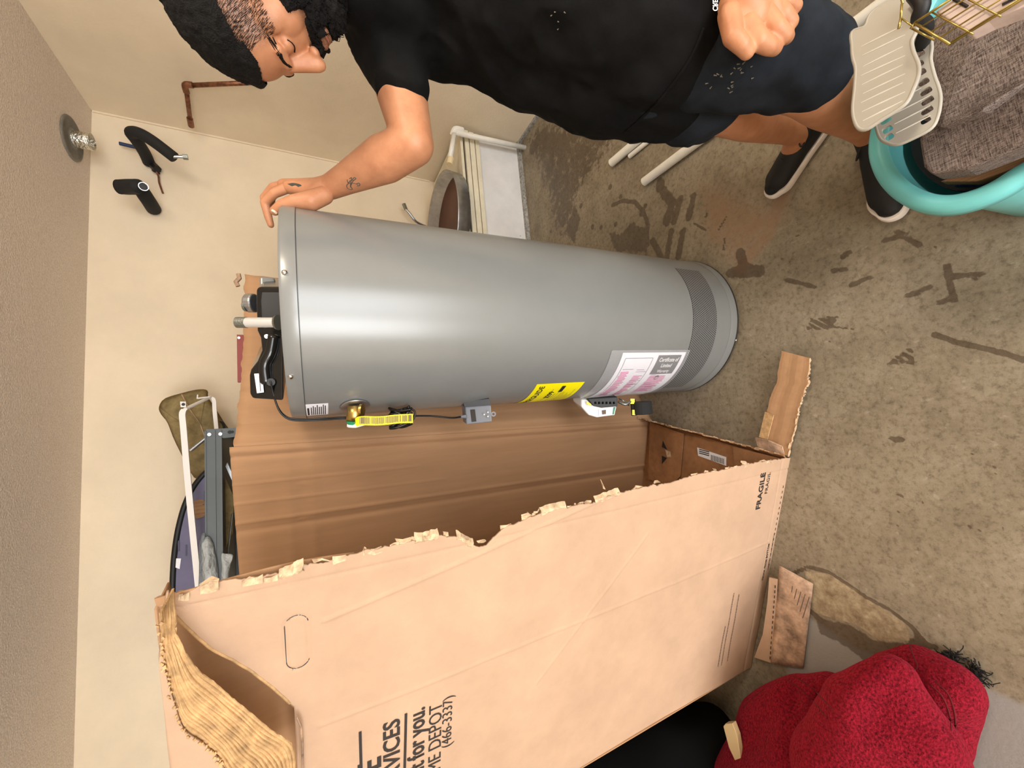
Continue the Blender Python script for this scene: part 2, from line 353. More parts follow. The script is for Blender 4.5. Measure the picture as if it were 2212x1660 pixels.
me.from_pydata(vs, [], fs)
for nm, A in (('wet', wet), ('rust', rust), ('pale', pale), ('grey', grey)):
    at_ = me.attributes.new(nm, 'FLOAT', 'POINT'); at_.data.foreach_set('value', np.concatenate([A.ravel(), np.zeros(len(vs) - A.size)]).astype(np.float32))
def floor_mat():
    m = D.materials.new('stained_concrete'); m.use_nodes = True; nt = m.node_tree; b = nt.nodes['Principled BSDF']; L = nt.links.new
    tc = N(nt, 'ShaderNodeTexCoord')
    def nz(sc, det=8.0, ro=0.65): n = N(nt, 'ShaderNodeTexNoise', Scale=sc, Detail=det, Roughness=ro); L(tc.outputs['Object'], n.inputs['Vector']); return n.outputs[0]
    def ramp(src, stops):
        r = N(nt, 'ShaderNodeValToRGB'); L(src, r.inputs[0]); els = r.color_ramp.elements
        while len(els) < len(stops): els.new(0.5)
        for e, (p, c) in zip(els, stops): e.position = p; e.color = c
        return r.outputs[0]
    def mix(a, b_, fac, mode='MIX'):
        x = N(nt, 'ShaderNodeMix', _data_type='RGBA', _blend_type=mode)
        for sk, v in ((x.inputs[0], fac), (x.inputs[6], a), (x.inputs[7], b_)):
            if hasattr(v, 'is_output'): L(v, sk)
            else: sk.default_value = v
        return x.outputs[2]
    def thr(attr, amp, sc, lo, hi):
        a = N(nt, 'ShaderNodeAttribute', _attribute_name=attr); n = nz(sc, 10, 0.7)
        s1 = N(nt, 'ShaderNodeMath', _operation='MULTIPLY_ADD'); L(n, s1.inputs[0]); s1.inputs[1].default_value = amp; s1.inputs[2].default_value = -amp / 2
        s2 = N(nt, 'ShaderNodeMath', _operation='ADD'); L(s1.outputs[0], s2.inputs[0]); L(a.outputs['Fac'], s2.inputs[1])
        mr = N(nt, 'ShaderNodeMapRange', _interpolation_type='SMOOTHSTEP'); L(s2.outputs[0], mr.inputs[0]); mr.inputs[1].default_value = lo; mr.inputs[2].default_value = hi
        return mr.outputs[0]
    base = ramp(nz(5.5, 14, 0.72), [(0.30, lin((120, 109, 91))), (0.5, lin((145, 134, 115))), (0.72, lin((164, 154, 136)))])
    fine = ramp(nz(60, 6, 0.75), [(0.3, lin((176, 170, 160))), (0.5, lin((240, 238, 234))), (0.75, (1, 1, 1, 1))])
    c = mix(base, fine, 1.0, 'MULTIPLY')
    spots = ramp(nz(24, 4, 0.6), [(0.0, (0, 0, 0, 1)), (0.62, (0, 0, 0, 1)), (0.7, (1, 1, 1, 1))])
    sf = N(nt, 'ShaderNodeMath', _operation='MULTIPLY'); L(spots, sf.inputs[0]); sf.inputs[1].default_value = 0.12
    c = mix(c, lin((92, 78, 60)), sf.outputs[0])
    lights = ramp(nz(45, 2, 0.5), [(0.0, (0, 0, 0, 1)), (0.66, (0, 0, 0, 1)), (0.72, (1, 1, 1, 1))])
    lf = N(nt, 'ShaderNodeMath', _operation='MULTIPLY'); L(lights, lf.inputs[0]); lf.inputs[1].default_value = 0.2
    c = mix(c, lin((190, 182, 166)), lf.outputs[0])
    c = mix(c, lin((146, 116, 90)), thr('rust', 1.3, 9, 0.2, 1.5))
    c = mix(c, lin((146, 144, 140)), thr('grey', 0.3, 6, 0.35, 0.8))
    pl = ramp(nz(34, 6, 0.7), [(0.3, lin((112, 92, 68))), (0.55, lin((160, 144, 116))), (0.75, lin((190, 178, 152)))])
    c = mix(c, pl, thr('pale', 0.25, 30, 0.4, 0.6))
    wv = thr('wet', 1.45, 24, 0.40, 0.60)
    wf = N(nt, 'ShaderNodeMath', _operation='MULTIPLY'); L(wv, wf.inputs[0]); wf.inputs[1].default_value = 0.66
    c = mix(c, lin((62, 46, 32)), wf.outputs[0])
    L(c, b.inputs['Base Color'])
    mr = N(nt, 'ShaderNodeMapRange'); L(wv, mr.inputs[0]); mr.inputs[3].default_value = 0.62; mr.inputs[4].default_value = 0.3; L(mr.outputs[0], b.inputs['Roughness'])
    b.inputs['Specular IOR Level'].default_value = 0.4
    bp = N(nt, 'ShaderNodeBump', Strength=0.3, Distance=0.003); L(nz(90, 5), bp.inputs['Height']); L(bp.outputs[0], b.inputs['Normal'])
    return m
struct(link('floor', me, floor_mat()))

# platform the old heater stood on
PY = 2.27; PT = 0.47
pl_ = D.objects.new('trim_2', None); COL.objects.link(pl_); pl_.location = ((XL + XR) / 2, PY, 0); pl_['kind'] = 'structure'
MB().box(((XL + XR) / 2 - 0.015, (PY + YB) / 2, PT / 2 - 0.02), (XR - XL - 0.03, YB - PY, PT - 0.045)).build('platform_front', M['platform'], pl_)
MB().box(((XL + XR) / 2 - 0.015, (PY + YB) / 2 - 0.01, PT - 0.0075), (XR - XL - 0.03, YB - PY + 0.02, 0.018)).build('top_board', M['trimw'], pl_)
for zz, th in ((PT - 0.045, 0.03), (PT - 0.085, 0.035), (PT - 0.125, 0.03)):
    MB().box(((XL + XR) / 2 - 0.015, PY - 0.012 * (1.6 - (PT - zz) * 8), zz), (XR - XL - 0.03, 0.022, th)).build('trim_strip', M['trimw'], pl_, bevel=0.003)
MB().box(((XL + XR) / 2, PY - 0.012, 0.012), (XR - XL, 0.03, 0.024)).build('caulk_bead', M['seal'], pl_)
MB().tube([onp(1124, 510, (0, PY - 0.001, 0), V((0, 1, 0))), onp(1124, 510, (0, PY - 0.004, 0), V((0, 1, 0)))], 0.004).build('screw', M['zinc'], pl_)
struct(MB().box((XR - 0.008, (YF + PY) / 2, 0.01), (0.02, PY - YF, 0.02)).build('trim_3', M['seal']))

# ------------------------------------------------------------------ water heater
HO = V((0.359, 1.133, 0.012)); HAX = V((-0.0095, 0.0155, 1)).normalized(); HR = 0.271; HH = 1.455
HE = V((1, 0, 0)); HE = (HE - HAX * HE.dot(HAX)).normalized(); HN = HAX.cross(HE)
def hp(th, z, r=HR): return HO + HAX * z + r * (math.cos(th) * HE + math.sin(th) * HN)
def hhit(x, y, r=HR):
    d = ray(x, y).normalized(); o = CAM - HO; dp = d - HAX * d.dot(HAX); op = o - HAX * o.dot(HAX)
    a = dp.dot(dp); b = 2 * dp.dot(op); c = op.dot(op) - r * r; q = b * b - 4 * a * c
    t = (-b - math.sqrt(max(q, 0))) / (2 * a); P = o + d * t
    return math.atan2(P.dot(HN), P.dot(HE)), P.dot(HAX)
def hside(x, y):                                   # point on the sight line nearest the heater axis plane
    th, z = hhit(x, y); P = hp(th, z); return (P - CAM).dot(CF)
heater = thing('water_heater', (0.359, 1.133, 0), 'tall grey steel tank water heater standing between the open carton and the man', 'water heater')
def ring(prof, name, m, n=128):
    mb = MB(); vs = []
    for r, z in prof: vs += [hp(2 * math.pi * k / n, z, r) for k in range(n)]
    fs = [(i * n + k, i * n + (k + 1) % n, (i + 1) * n + (k + 1) % n, (i + 1) * n + k) for i in range(len(prof) - 1) for k in range(n)]
    mb.add(vs, fs); o = mb.build(name, m, heater); smooth_by_angle(o, 35); return o
ring([(0.0005, 0.035), (HR, 0.035), (HR, HH - 0.032)], 'tank_jacket', M['steel'])
ring([(HR + 0.0008, HH - 0.033), (HR + 0.0022, HH - 0.032), (HR + 0.0022, HH - 0.006), (HR - 0.002, HH), (HR - 0.012, HH + 0.001), (HR - 0.014, HH - 0.006), (0.0005, HH - 0.006)], 'top_cap', M['steel'])
ring([(HR + 0.0012, HH - 0.0340), (HR + 0.0012, HH - 0.0325)], 'cap_seam', M['steeldark'])
ring([(HR - 0.004, 0.0), (HR + 0.004, 0.0), (HR + 0.004, 0.012), (HR + 0.001, 0.034), (HR + 0.0005, 0.036)], 'base_ring', M['steel'])
ring([(HR + 0.0048, 0.0), (HR + 0.0048, 0.004), (HR + 0.0035, 0.006)], 'base_seal', M['black'])
def screw(x, y, r=0.006):
    th, z = hhit(x, y); a = hp(th, z, HR); b = hp(th, z, HR + 0.007)
    return MB().tube([a, hp(th, z, HR + 0.003), hp(th, z, HR + 0.006), b], [r, r, r * 0.75, r * 0.3], 12).build('screw', M['chrome'], heater, smooth=True)
for q in ((615, 590), (628, 813), (1588, 735)): screw(*q)
def patch(x0_, x1_, z0_, z1_, r, nx=24):
    return MB().grid([[hp(x0_ + (x1_ - x0_) * i / nx, z0_ + (z1_ - z0_) * j / 4, r) for i in range(nx + 1)] for j in range(5)])
# perforated screen near the base
def perf():
    m = D.materials.new('perforated_steel'); m.use_nodes = True; nt = m.node_tree; b = nt.nodes['Principled BSDF']; L = nt.links.new
    b.inputs['Roughness'].default_value = 0.35; b.inputs['Metallic'].default_value = 0.3
    uv = N(nt, 'ShaderNodeUVMap'); sp = N(nt, 'ShaderNodeSeparateXYZ'); L(uv.outputs[0], sp.inputs[0])
    def mth(op, a, b_=None):
        n = N(nt, 'ShaderNodeMath', _operation=op)
        for i, v in enumerate((a, b_)):
            if v is None: continue
            if hasattr(v, 'is_output'): L(v, n.inputs[i])
            else: n.inputs[i].default_value = v
        return n.outputs[0]
    row = mth('FLOOR', sp.outputs[1]); off = mth('MULTIPLY', mth('MODULO', row, 2.0), 0.5)
    fx = mth('SUBTRACT', mth('FRACT', mth('ADD', sp.outputs[0], off)), 0.5); fy = mth('SUBTRACT', mth('FRACT', sp.outputs[1]), 0.5)
    d = mth('SQRT', mth('ADD', mth('MULTIPLY', fx, fx), mth('MULTIPLY', fy, fy))); h = mth('LESS_THAN', d, 0.36)
    mx = N(nt, 'ShaderNodeMix', _data_type='RGBA'); L(h, mx.inputs[0]); mx.inputs[6].default_value = lin((136, 138, 138)); mx.inputs[7].default_value = lin((22, 22, 24))
    L(mx.outputs[2], b.inputs['Base Color']); bp = N(nt, 'ShaderNodeBump', Strength=0.6, Distance=0.001); bp.invert = True; L(h, bp.inputs['Height']); L(bp.outputs[0], b.inputs['Normal'])
    return m
ta, za = hhit(1458, 580); tb, zb = hhit(1435, 838); tc_, zc = hhit(1548, 700); _, zd = hhit(1497, 700)
nx = 60; P = [[hp(tb + (ta - tb) * i / nx, zc + (zd - zc) * j / 6, HR + 0.0012) for i in range(nx + 1)] for j in range(7)]
o = MB().grid(P).build('vent_screen', perf(), heater, smooth=True)
uvl = o.data.uv_layers.new(name='UVMap')
for p in o.data.polygons:
    for li in p.loop_indices:
        vi = o.data.loops[li].vertex_index; i, j = vi % (nx + 1), vi // (nx + 1)
        uvl.data[li].uv = ((ta - tb) * HR * i / nx / 0.0075, abs(zd - zc) * j / 6 / 0.0065)
# labels that follow the jacket
def curved(name, quad_th, quad_z, r, m, parent=heater): return patch(quad_th[0], quad_th[1], quad_z[0], quad_z[1], r).build(name, m, parent, smooth=True)
def lab_fn(th0, z0, r, rot=0):
    # x runs to the right as seen from outside, y up
    if rot == 0: return lambda x, y: hp(th0 + x / HR, z0 + y, r)
    return lambda x, y: hp(th0 + y / HR, z0 - x, r)       # turned a quarter clockwise: lines run downwards
t1, z1_ = hhit(1160, 830); t2, z2_ = hhit(1260, 829)
yl = 0.20; th0 = t1 - yl / HR; zt, zbm = (z1_), (z2_)
eg = curved('energy_label', (th0, t1), (zbm, zt), HR + 0.001, M['yellow']); eg['label'] = 'yellow energy guide label on the tank side'
rT = HR + 0.0018
place_text('title_text', 'ENERGYGUIDE', 0.026, None, (1, 0, 0), (0, 1, 0), M['ink'], eg, True, 1.05, 'R', lab_fn(t1 - 0.012 / HR, zt - 0.034, rT))
place_text('price_text', '$299', 0.026, None, (1, 0, 0), (0, 1, 0), M['ink'], eg, True, 1.0, 'R', lab_fn(t1 - 0.045 / HR, zt - 0.085, rT))
def bars(name, rects, fn, m, parent):
    mb = MB()
    for x, y, w_, h_ in rects:
        n = max(1, int(abs(w_) / 0.02) + 1); mm = max(1, int(abs(h_) / 0.02) + 1)
        mb.grid([[fn(x + w_ * i / n, y + h_ * j / mm) for i in range(n + 1)] for j in range(mm + 1)])
    return mb.build(name, m, parent)
Fy = lab_fn(th0, zbm, rT); hL = zt - zbm
bars('print_rule', [(0.01, hL * 0.80, yl * 0.55, 0.0012), (0.02, hL * 0.58, yl * 0.75, 0.0012), (0.05, hL * 0.46, 0.09, 0.0015), (0.01, hL * 0.40, yl * 0.7, 0.001)] + [(0.02 + 0.004 * (k % 2), hL * (0.34 - 0.035 * k), yl * random.uniform(0.5, 0.75), 0.001) for k in range(9)], Fy, M['inkgrey'], eg)
bars('print_block', [(yl - 0.05, hL * 0.36, 0.035, 0.014)], Fy, M['ink'], eg)
# warranty paper in a clear pocket
w1, wz1 = hhit(1345, 762); w2, wz2 = hhit(1484, 753); pw = 0.285; wth0 = w1 - pw / HR; wzt, wzb = wz1, wz2
cert = curved('warranty_paper', (wth0, w1), (wzb, wzt), HR + 0.0022, M['paper']); cert['label'] = 'white and pink warranty sheet taped to the tank'
Fc = lab_fn(w1, wzt, HR + 0.003, 1)      # x runs down the tank, y to the right; y negative = around to the left
hW = wzt - wzb
bars('title_block', [(hW * 0.56, -0.088, hW * 0.38, 0.078)], Fc, M['steeldark'], cert)
F3 = lab_fn(w1, wzt, HR + 0.0036, 1)
for k, (tx, sz) in enumerate((('Certificate of', 0.021), ('Limited', 0.021), ('Warranty', 0.018))):
    yy = -0.034 - 0.023 * k
    place_text('title_text', tx, sz, None, None, None, M['white'], cert, True, 0.8, 'C', (lambda x, y, yy=yy: F3(hW * 0.755 + x, yy + y)))
rc = random.Random(3); rects2 = []
for c0, c1_, ys, n in ((0.08, 0.22, -0.075, 26), (0.30, 0.44, -0.095, 22), (0.58, 0.90, -0.10, 18)):
    rects = []
    for k in range(n):
        yk = ys - 0.006 * k
        if yk < -pw + 0.035: break
        rects.append((hW * (c0 + rc.uniform(0, .02)), yk, hW * (c1_ - c0) * rc.uniform(0.7, 1.0), 0.0038))
    bars('pink_print', rects, Fc, M['pink'], cert)
for k in range(26): rects2.append((hW * rc.choice((0.09, 0.31, 0.6, 0.68)), -0.06 - 0.18 * rc.random(), hW * rc.uniform(0.05, 0.2), 0.0016))
bars('dark_print', rects2, F3, M['purple'], cert)['kind'] = 'stuff'
bars('frame_print', [(hW * 0.06, -0.02, hW * 0.42, 0.0015), (hW * 0.06, -pw + 0.012, hW * 0.42, 0.0015), (hW * 0.06, -pw + 0.012, 0.0012, pw - 0.032), (hW * 0.48, -pw + 0.012, 0.0012, pw - 0.032), (hW * 0.08, -pw + 0.014, hW * 0.36, 0.012)], F3, M['steeldark'], cert)
lg = MB(); cx_, cy_ = hW * 0.72, -0.104
lg.grid([[F3(cx_ + r_ * math.cos(a_ * math.pi / 10), cy_ + r_ * math.sin(a_ * math.pi / 10)) for a_ in range(21)] for r_ in (0.0085, 0.0105)])
lg.grid([[F3(cx_ + r_ * math.cos(a_ * math.pi / 10), cy_ + 0.002 + r_ * math.sin(a_ * math.pi / 10)) for a_ in range(0, 13)] for r_ in (0.002, 0.007)])
lg.build('round_emblem', M['ink'], cert)
curved('clear_pocket', (wth0 - 0.02, w1 + 0.035), (wzb - 0.012, wzt + 0.05), HR + 0.005, M['clear'])
l1, lz1 = hhit(650, 874); l2, lz2 = hhit(709, 873); wl = 0.075
rl = curved('rating_label', (l1 - wl / HR, l1), (lz2, lz1), HR + 0.001, M['paper']); rl['label'] = 'small white data label under the top cap'
Fl = lab_fn(l1 - wl / HR, lz2, HR + 0.0016); hl = lz1 - lz2
bars('print_line', [(0.006, hl * 0.86, 0.04, hl * 0.08), (0.048, hl * 0.86, 0.02, hl * 0.08), (0.006, hl * 0.72, 0.05, hl * 0.07)] + [(0.006, hl * (0.62 - 0.075 * k), wl * rc.uniform(0.7, 0.86), hl * 0.035) for k in range(8)], Fl, M['ink'], rl)

# outlet nipple on top, blower housing, elbow
def tp(x, y, w): return at(x, y, w)
wtop = 0.86
nip = MB().tube([tp(600, 697, wtop), tp(575, 697, wtop), tp(513, 697, wtop)], 0.0112, 20).build('outlet_pipe', M['foilpipe'], heater, smooth=True); smooth_by_angle(nip)
MB().tube([tp(533, 697, wtop), tp(512, 697, wtop)], 0.0120, 20).build('pipe_thread', M['zinc'], heater)
MB().tube([tp(601, 697, wtop), tp(596, 697, wtop)], [0.017, 0.015], 20).build('pipe_collar', M['zinc'], heater)
# housing outline as seen from the front, extruded back
wq = 0.93
outl = [(612, 620), (560, 620), (554, 626), (554, 660), (556, 715), (563, 730), (566, 758), (556, 782), (542, 800), (539, 812), (540, 852), (546, 862), (612, 866)]
front = [tp(x, y, wq) for x, y in outl]
hz_ = HO + HAX * (HH - 0.004)
front = [p if (p - hz_).dot(HAX) > 0 else p - HAX * (p - hz_).dot(HAX) for p in front]
hs = MB().prism(front, V((0.10, 0.20, 0.0))).build('blower_housing', M['blackgloss'], heater, bevel=0.006)
inn = [(606, 632), (566, 632), (564, 650), (566, 690), (606, 690)]
MB().prism([tp(x, y, wq - 0.003) for x, y in inn], V((0.01, 0.02, 0)) * 0.2).build('housing_window', M['steeldark'], heater, bevel=0.001)
MB().tube(spline([tp(592, 722, wq - 0.001), tp(585, 760, wq - 0.004), tp(572, 790, wq - 0.004), tp(576, 830, wq - 0.002)], 6), [0.002] + [0.013] * 17 + [0.01], 10).build('housing_rib', M['blackgloss'], heater, smooth=True)
MB().tube([tp(576, 727, wq - 0.004), tp(576, 727, wq - 0.008)], 0.005, 10).build('screw', M['chrome'], heater)
MB().tube([tp(585, 826, wq), tp(585, 826, wq - 0.008)], [0.011, 0.009], 14).build('cable_gland', M['black'], heater)
hl_ = MB().prism([tp(x, y, wq - 0.003) for x, y in ((549, 808), (566, 807), (570, 848), (555, 850))], (0.0005, 0.001, 0)).build('sticker', M['paper'], hs)
MB().tube([tp(560, 813, wq - 0.005), tp(563, 846, wq - 0.005)], 0.0008, 4).build('print_line', M['ink'], hl_)
MB().tube([tp(552, 655, 1.0), tp(534, 655, 1.0)], 0.024, 20).build('vent_elbow', M['alu'], heater, bevel=0.004)
MB().tube([tp(534, 661, 0.99), tp(529, 661, 0.99)], 0.014, 16).build('elbow_cap', M['zinc'], heater)
MB().box(tp(580, 632, 1.06), (0.07, 0.05, 0.035)).build('intake_duct', M['steel'], heater, bevel=0.006)
# cable down the side to the adapter
wc = 0.93
cab = spline([tp(585, 826, wq - 0.01), tp(590, 850, 0.93), tp(602, 885, 0.94), (tp(618, 903, 0.95)), tp(640, 909, 0.96), tp(690, 908, 0.985), tp(740, 905, 1.0), tp(800, 905, 1.03), tp(850, 900, 1.055)], 5)
MB().tube(cab, 0.0022, 8).tube([p + V((0.004, 0.002, 0.001)) for p in cab], 0.0022, 8).build('power_cable', M['rubber'], heater, smooth=True)
mb = MB(); rb = random.Random(4)
for k in range(20):
    a = tp(843 + rb.uniform(-4, 8), 904 + rb.uniform(-24, 22), 1.055 + rb.uniform(-.012, .02)); b = tp(888 + rb.uniform(-8, 4), 900 + rb.uniform(-22, 22), 1.055 + rb.uniform(-.012, .02))
    md_ = (a + b) / 2 + V((-0.006, -0.004, rb.uniform(-.01, .01)))
    mb.tube(spline([a, md_, b], 4), 0.0035, 7)
mb.tube(spline([tp(870, 884, 1.05), tp(893, 886, 1.05), tp(896, 900, 1.05), tp(885, 915, 1.05)], 4), 0.0028, 7)
mb.build('coiled_cable', M['rubber'], heater, smooth=True)
MB().tube(spline([tp(893, 899, 1.06), tp(930, 899, 1.09), tp(975, 903, 1.12), tp(995, 901, 1.145)], 5), 0.0025, 8).build('adapter_cable', M['rubber'], heater, smooth=True)
MB().tube([tp(990, 901, 1.15), tp(1008, 900, 1.15)], [0.003, 0.0065], 10).build('strain_relief', M['adapter'], heater)
MB().prism([tp(x, y, 1.15) for x, y in ((1005, 880), (1061, 876), (1063, 912), (1008, 918))], V((0.01, 0.03, 0))).build('power_adapter', M['adapter'], heater, bevel=0.003)
MB().prism([tp(x, y, 1.155) for x, y in ((1000, 868), (1057, 862), (1060, 876), (1004, 880))], V((0.02, 0.03, 0))).build('adapter_bracket', M['steeldark'], heater)
MB().prism([tp(x, y, 1.148) for x, y in ((1016, 886), (1026, 885), (1029, 911), (1019, 912))], V((0.0005, 0.001, 0))).build('adapter_label', M['ink'], heater)
for q in ((1046, 896), (1054, 891), (1054, 900)): MB().tube([tp(*q, 1.15), tp(*q, 1.138)], 0.0022, 8).build('plug_prong', M['chrome'], heater)
MB().lathe([(0.0035, -0.001), (0.0075, -0.001), (0.0075, 0.001), (0.0035, 0.001), (0.0035, -0.001)], tp(1066, 895, 1.15), ray(1066, 895), 16).build('mounting_eye', M['adapter'], heater)
# relief valve with flange, lever and tag
tv, zv = hhit(767, 876); nrm = (hp(tv, zv, 1) - hp(tv, zv, 0)).normalized(); fl = hp(tv, zv, HR)
MB().lathe([(0.014, 0.001), (0.034, 0.001), (0.036, 0.003), (0.034, 0.005), (0.014, 0.006)], fl, nrm, 32).build('valve_flange', M['alu'], heater, smooth=True)
vb = tp(766, 878, 0.965); ve = tp(764, 912, 0.960)
MB().tube([vb, tp(766, 893, 0.963), ve], [0.0165, 0.018, 0.018], 22).build('valve_body', M['brass'], heater, smooth=True)
MB().tube([tp(766, 889, 0.965), tp(779, 887, 0.965), tp(779, 887, 0.965), tp(784, 887, 0.965)], [0.013, 0.013, 0.016, 0.016], 20).build('valve_outlet', M['brass'], heater)
MB().tube([ve, tp(763, 919, 0.959)], [0.019, 0.014], 20).build('valve_cap', M['green'], heater)
MB().tube(spline([tp(752, 919, 0.953), tp(768, 920, 0.951), tp(792, 916, 0.951)], 4), [0.006] * 4 + [0.006, 0.005, 0.004, 0.003, 0.002], 10).build('valve_lever', M['white'], heater, smooth=True)
tg = spline([tp(764, 910, 0.947), tp(780, 905, 0.945), tp(820, 905, 0.953), (tp(860, 901, 0.960)), tp(892, 900, 0.965)], 5)
up_ = (tp(820, 890, 0.955) - tp(820, 905, 0.955)) 
tgo = MB().grid([[p - up_ * 0.95 * min(1, i / 3) for i, p in enumerate(tg)], [p + up_ * 0.35 * min(1, i / 3) for i, p in enumerate(tg)]]).build('warning_tag', M['yellow'], heater, solid=0.0008)
mb = MB(); 
for k in range(58):
    f = 0.22 + 0.75 * k / 58; i = f * (len(tg) - 1); p = tg[int(i)].lerp(tg[min(int(i) + 1, len(tg) - 1)], i % 1) - ray(830, 900).normalized() * 0.0015
    a = p - up_ * (0.8 - 0.1 * rb.random()); b = p + up_ * (0.18 + 0.06 * rb.random()); w_ = (tg[-1] - tg[3]).normalized() * 0.0007
    if rb.random() < 0.12: continue
    mb.add([a - w_, a + w_, b + w_, b - w_], [(0, 1, 2, 3)])
mb.build('print_line', M['inkgrey'], tgo)
# gas valve and drain at the lower left
gw = 1.44
gv = MB().prism([tp(x, y, gw) for x, y in ((1256, 864), (1325, 862), (1332, 880), (1326, 898), (1290, 903), (1272, 898), (1256, 880))], V((0.03, 0.05, 0))).build('gas_valve', M['white'], heater, bevel=0.004)
mb = MB().prism([tp(x, y, gw - 0.012) for x, y in ((1268, 862), (1334, 858), (1334, 879), (1300, 882), (1282, 878))], V((0.03, 0.05, 0)))
mb.build('valve_cover', M['black'], heater, bevel=0.003)
for k in range(6): MB().box(tp(1286 + k * 8, 871, gw - 0.013), (0.008, 0.008, 0.005)).build('cover_rib', M['blackgloss'], heater)
MB().prism([tp(x, y, gw - 0.002) for x, y in ((1293, 884), (1331, 880), (1327, 897), (1293, 899))], V((0.0004, 0.001, 0))).build('valve_label', M['paper'], gv)
MB().prism([tp(x, y, gw - 0.003) for x, y in ((1300, 887), (1309, 886), (1309, 895), (1301, 896))], V((0.0004, 0.001, 0))).build('print_block', M['inkgrey'], gv)
MB().prism([tp(x, y, gw - 0.003) for x, y in ((1325, 881), (1330, 880), (1326, 896), (1323, 896))], V((0.0004, 0.001, 0))).build('print_band', M['green'], gv)
MB().prism([tp(x, y, gw - 0.015) for x, y in ((1268, 868), (1277, 873), (1276, 878), (1267, 872))], V((0.0004, 0.001, 0))).build('valve_sticker', M['yellow'], gv)
MB().tube(spline([tp(1336, 868, gw), tp(1350, 874, gw - .01), tp(1362, 868, gw)], 5), 0.005, 8).tube(spline([tp(1338, 862, gw), tp(1346, 866, gw - .02), tp(1358, 876, gw)], 5), 0.003, 8).build('gas_fitting', M['zinc'], heater, smooth=True)
MB().tube([tp(1386, 868, gw + 0.01), tp(1388, 895, gw + 0.01)], 0.036, 24).build('drain_elbow', M['foam'], heater, bevel=0.003)
MB().tube([tp(1367, 864, gw + 0.01), tp(1370, 898, gw + 0.01)], 0.010, 12).build('drain_rim', M['black'], heater)
for q in ((1366, 868), (1370, 892)): MB().prism([tp(q[0] - 4, q[1] - 6, gw - 0.004), tp(q[0] + 5, q[1] - 6, gw - 0.004), tp(q[0] + 5, q[1] + 5, gw - 0.004), tp(q[0] - 4, q[1] + 5, gw - 0.004)], V((0.0004, 0.001, 0))).build('yellow_tape', M['yellow'], heater)

# ------------------------------------------------------------------ carton
BA = V((-0.196, 0.776, 0)); BB = V((-0.96, 1.03, 0)); be = (BB - BA).normalized(); bn = V((be.y, -be.x, 0))
if bn.y > 0: bn = -bn                                    # towards the camera
def bp_(s, z, off=0.0): return BA + be * s + V((0, 0, z)) + bn * off
def bhit(x, y, off=0.0):
    P = onp(x, y, BA + bn * off, bn) - BA; return P.dot(be), P.z
carton = thing('cardboard_carton', (BA + BB) / 2 + V((0.1, 0.3, 0)), 'tall tan cardboard carton torn open down one side, left of the grey water heater', 'box')
BW = 0.81; BH = 1.632
rn = random.Random(11)
tear = [bhit(*q) for q in ((345, 1299), (385, 1288), (430, 1274), (470, 1262), (500, 1257), (560, 1250), (605, 1240), (640, 1225), (700, 1217), (750, 1200), (800, 1187), (850, 1178), (905, 1163), (950, 1155), (1000, 1160), (1032, 1183), (1050, 1174), (1085, 1140), (1120, 1125), (1170, 1105), (1240, 1090), (1285, 1082), (1310, 1070), (1345, 1060), (1400, 1048), (1440, 1043), (1500, 1024), (1560, 1015), (1610, 1003), (1700, 990))]
tear.sort(key=lambda t: t[1]); tz = [t[1] for t in tear]; ts = [t[0] for t in tear]
def tear_s(z): return float(np.interp(z, tz, ts)) + 0.0045 * noise.noise(V((z * 60, 3, 0))) + 0.003 * noise.noise(V((z * 190, 7, 0)))
diag = [bhit(*q) for q in ((352, 1316), (400, 1365), (450, 1412), (500, 1438), (545, 1465), (590, 1500), (635, 1540))]
zlim = diag[-1][1]; ddz = sorted([(z, s) for s, z in diag])
ALLF = []
def panel(rows, lo, hi, off_fn, nc=60, flip=False):
    P = []
    for z in rows:
        a, b = lo(z), hi(z); P.append([bp_(a + (b - a) * i / nc, z, off_fn(a + (b - a) * i / nc, z)) for i in range(nc + 1)])
    return MB().grid(P)
def groove(d, w_=0.004): return math.exp(-(d / w_) ** 2)
crz = [bhit(q[0], q[1]) for q in ((0, 0),)]
HC0 = bhit(642, 1396)
def hole_d(s, z):                                    # distance to the outline of the cut hand hole
    ax_, az_ = HC0; ux, uz = s - ax_, z - az_; hx, hz2 = 0.054, 0.018; qx = max(abs(ux) - (hx - hz2), 0); return abs(math.hypot(qx, uz) - hz2)
creases = [((700, 1345), (1330, 1060), .003), ((690, 1580), (1660, 1170), .0022), ((1160, 1480), (1395, 1150), .0016), ((1510, 1560), (1690, 1060), 0.0)]
cw = [(bhit(*a), bhit(*b), k) for a, b, k in creases]
def seg_d(s, z, a, b):
    vx, vz = b[0] - a[0], b[1] - a[1]; t = max(0, min(1, ((s - a[0]) * vx + (z - a[1]) * vz) / (vx * vx + vz * vz))); return math.hypot(s - a[0] - t * vx, z - a[1] - t * vz)
def foff(s, z):
    o_ = 0.006 * math.sin(s * 5 + z * 2.0) * min(1, z * 2) - 0.0022 * groove(s - 0.03, 0.003) - 0.0022 * groove(z - 0.045, 0.003)
    o_ -= 0.02 * max(0, (z - 1.25)) / 0.38 * (0.4 + s)
    for a, b, k in cw:
        if k: o_ += k * groove(seg_d(s, z, a, b), 0.0035)
    if z > 1.3: o_ -= 0.003 * groove(hole_d(s, z), 0.0022)
    o_ += 0.0012 * noise.noise(V((s * 9, z * 9, 1)))
    return o_
rows = sorted(set([BH * i / 420 for i in range(421)]))
rows = [z for z in rows if z <= zlim] + [zlim] + [z for z in rows if z > zlim]
hi_f = lambda z: BW if z <= zlim else max(tear_s(z) + 0.004, float(np.interp(z, [d[0] for d in ddz], [d[1] for d in ddz])) + 0.003 * noise.noise(V((z * 80, 1, 4))))
sd_ = diag[-1][0]; mbp = MB(); Pa, Pb = [], []
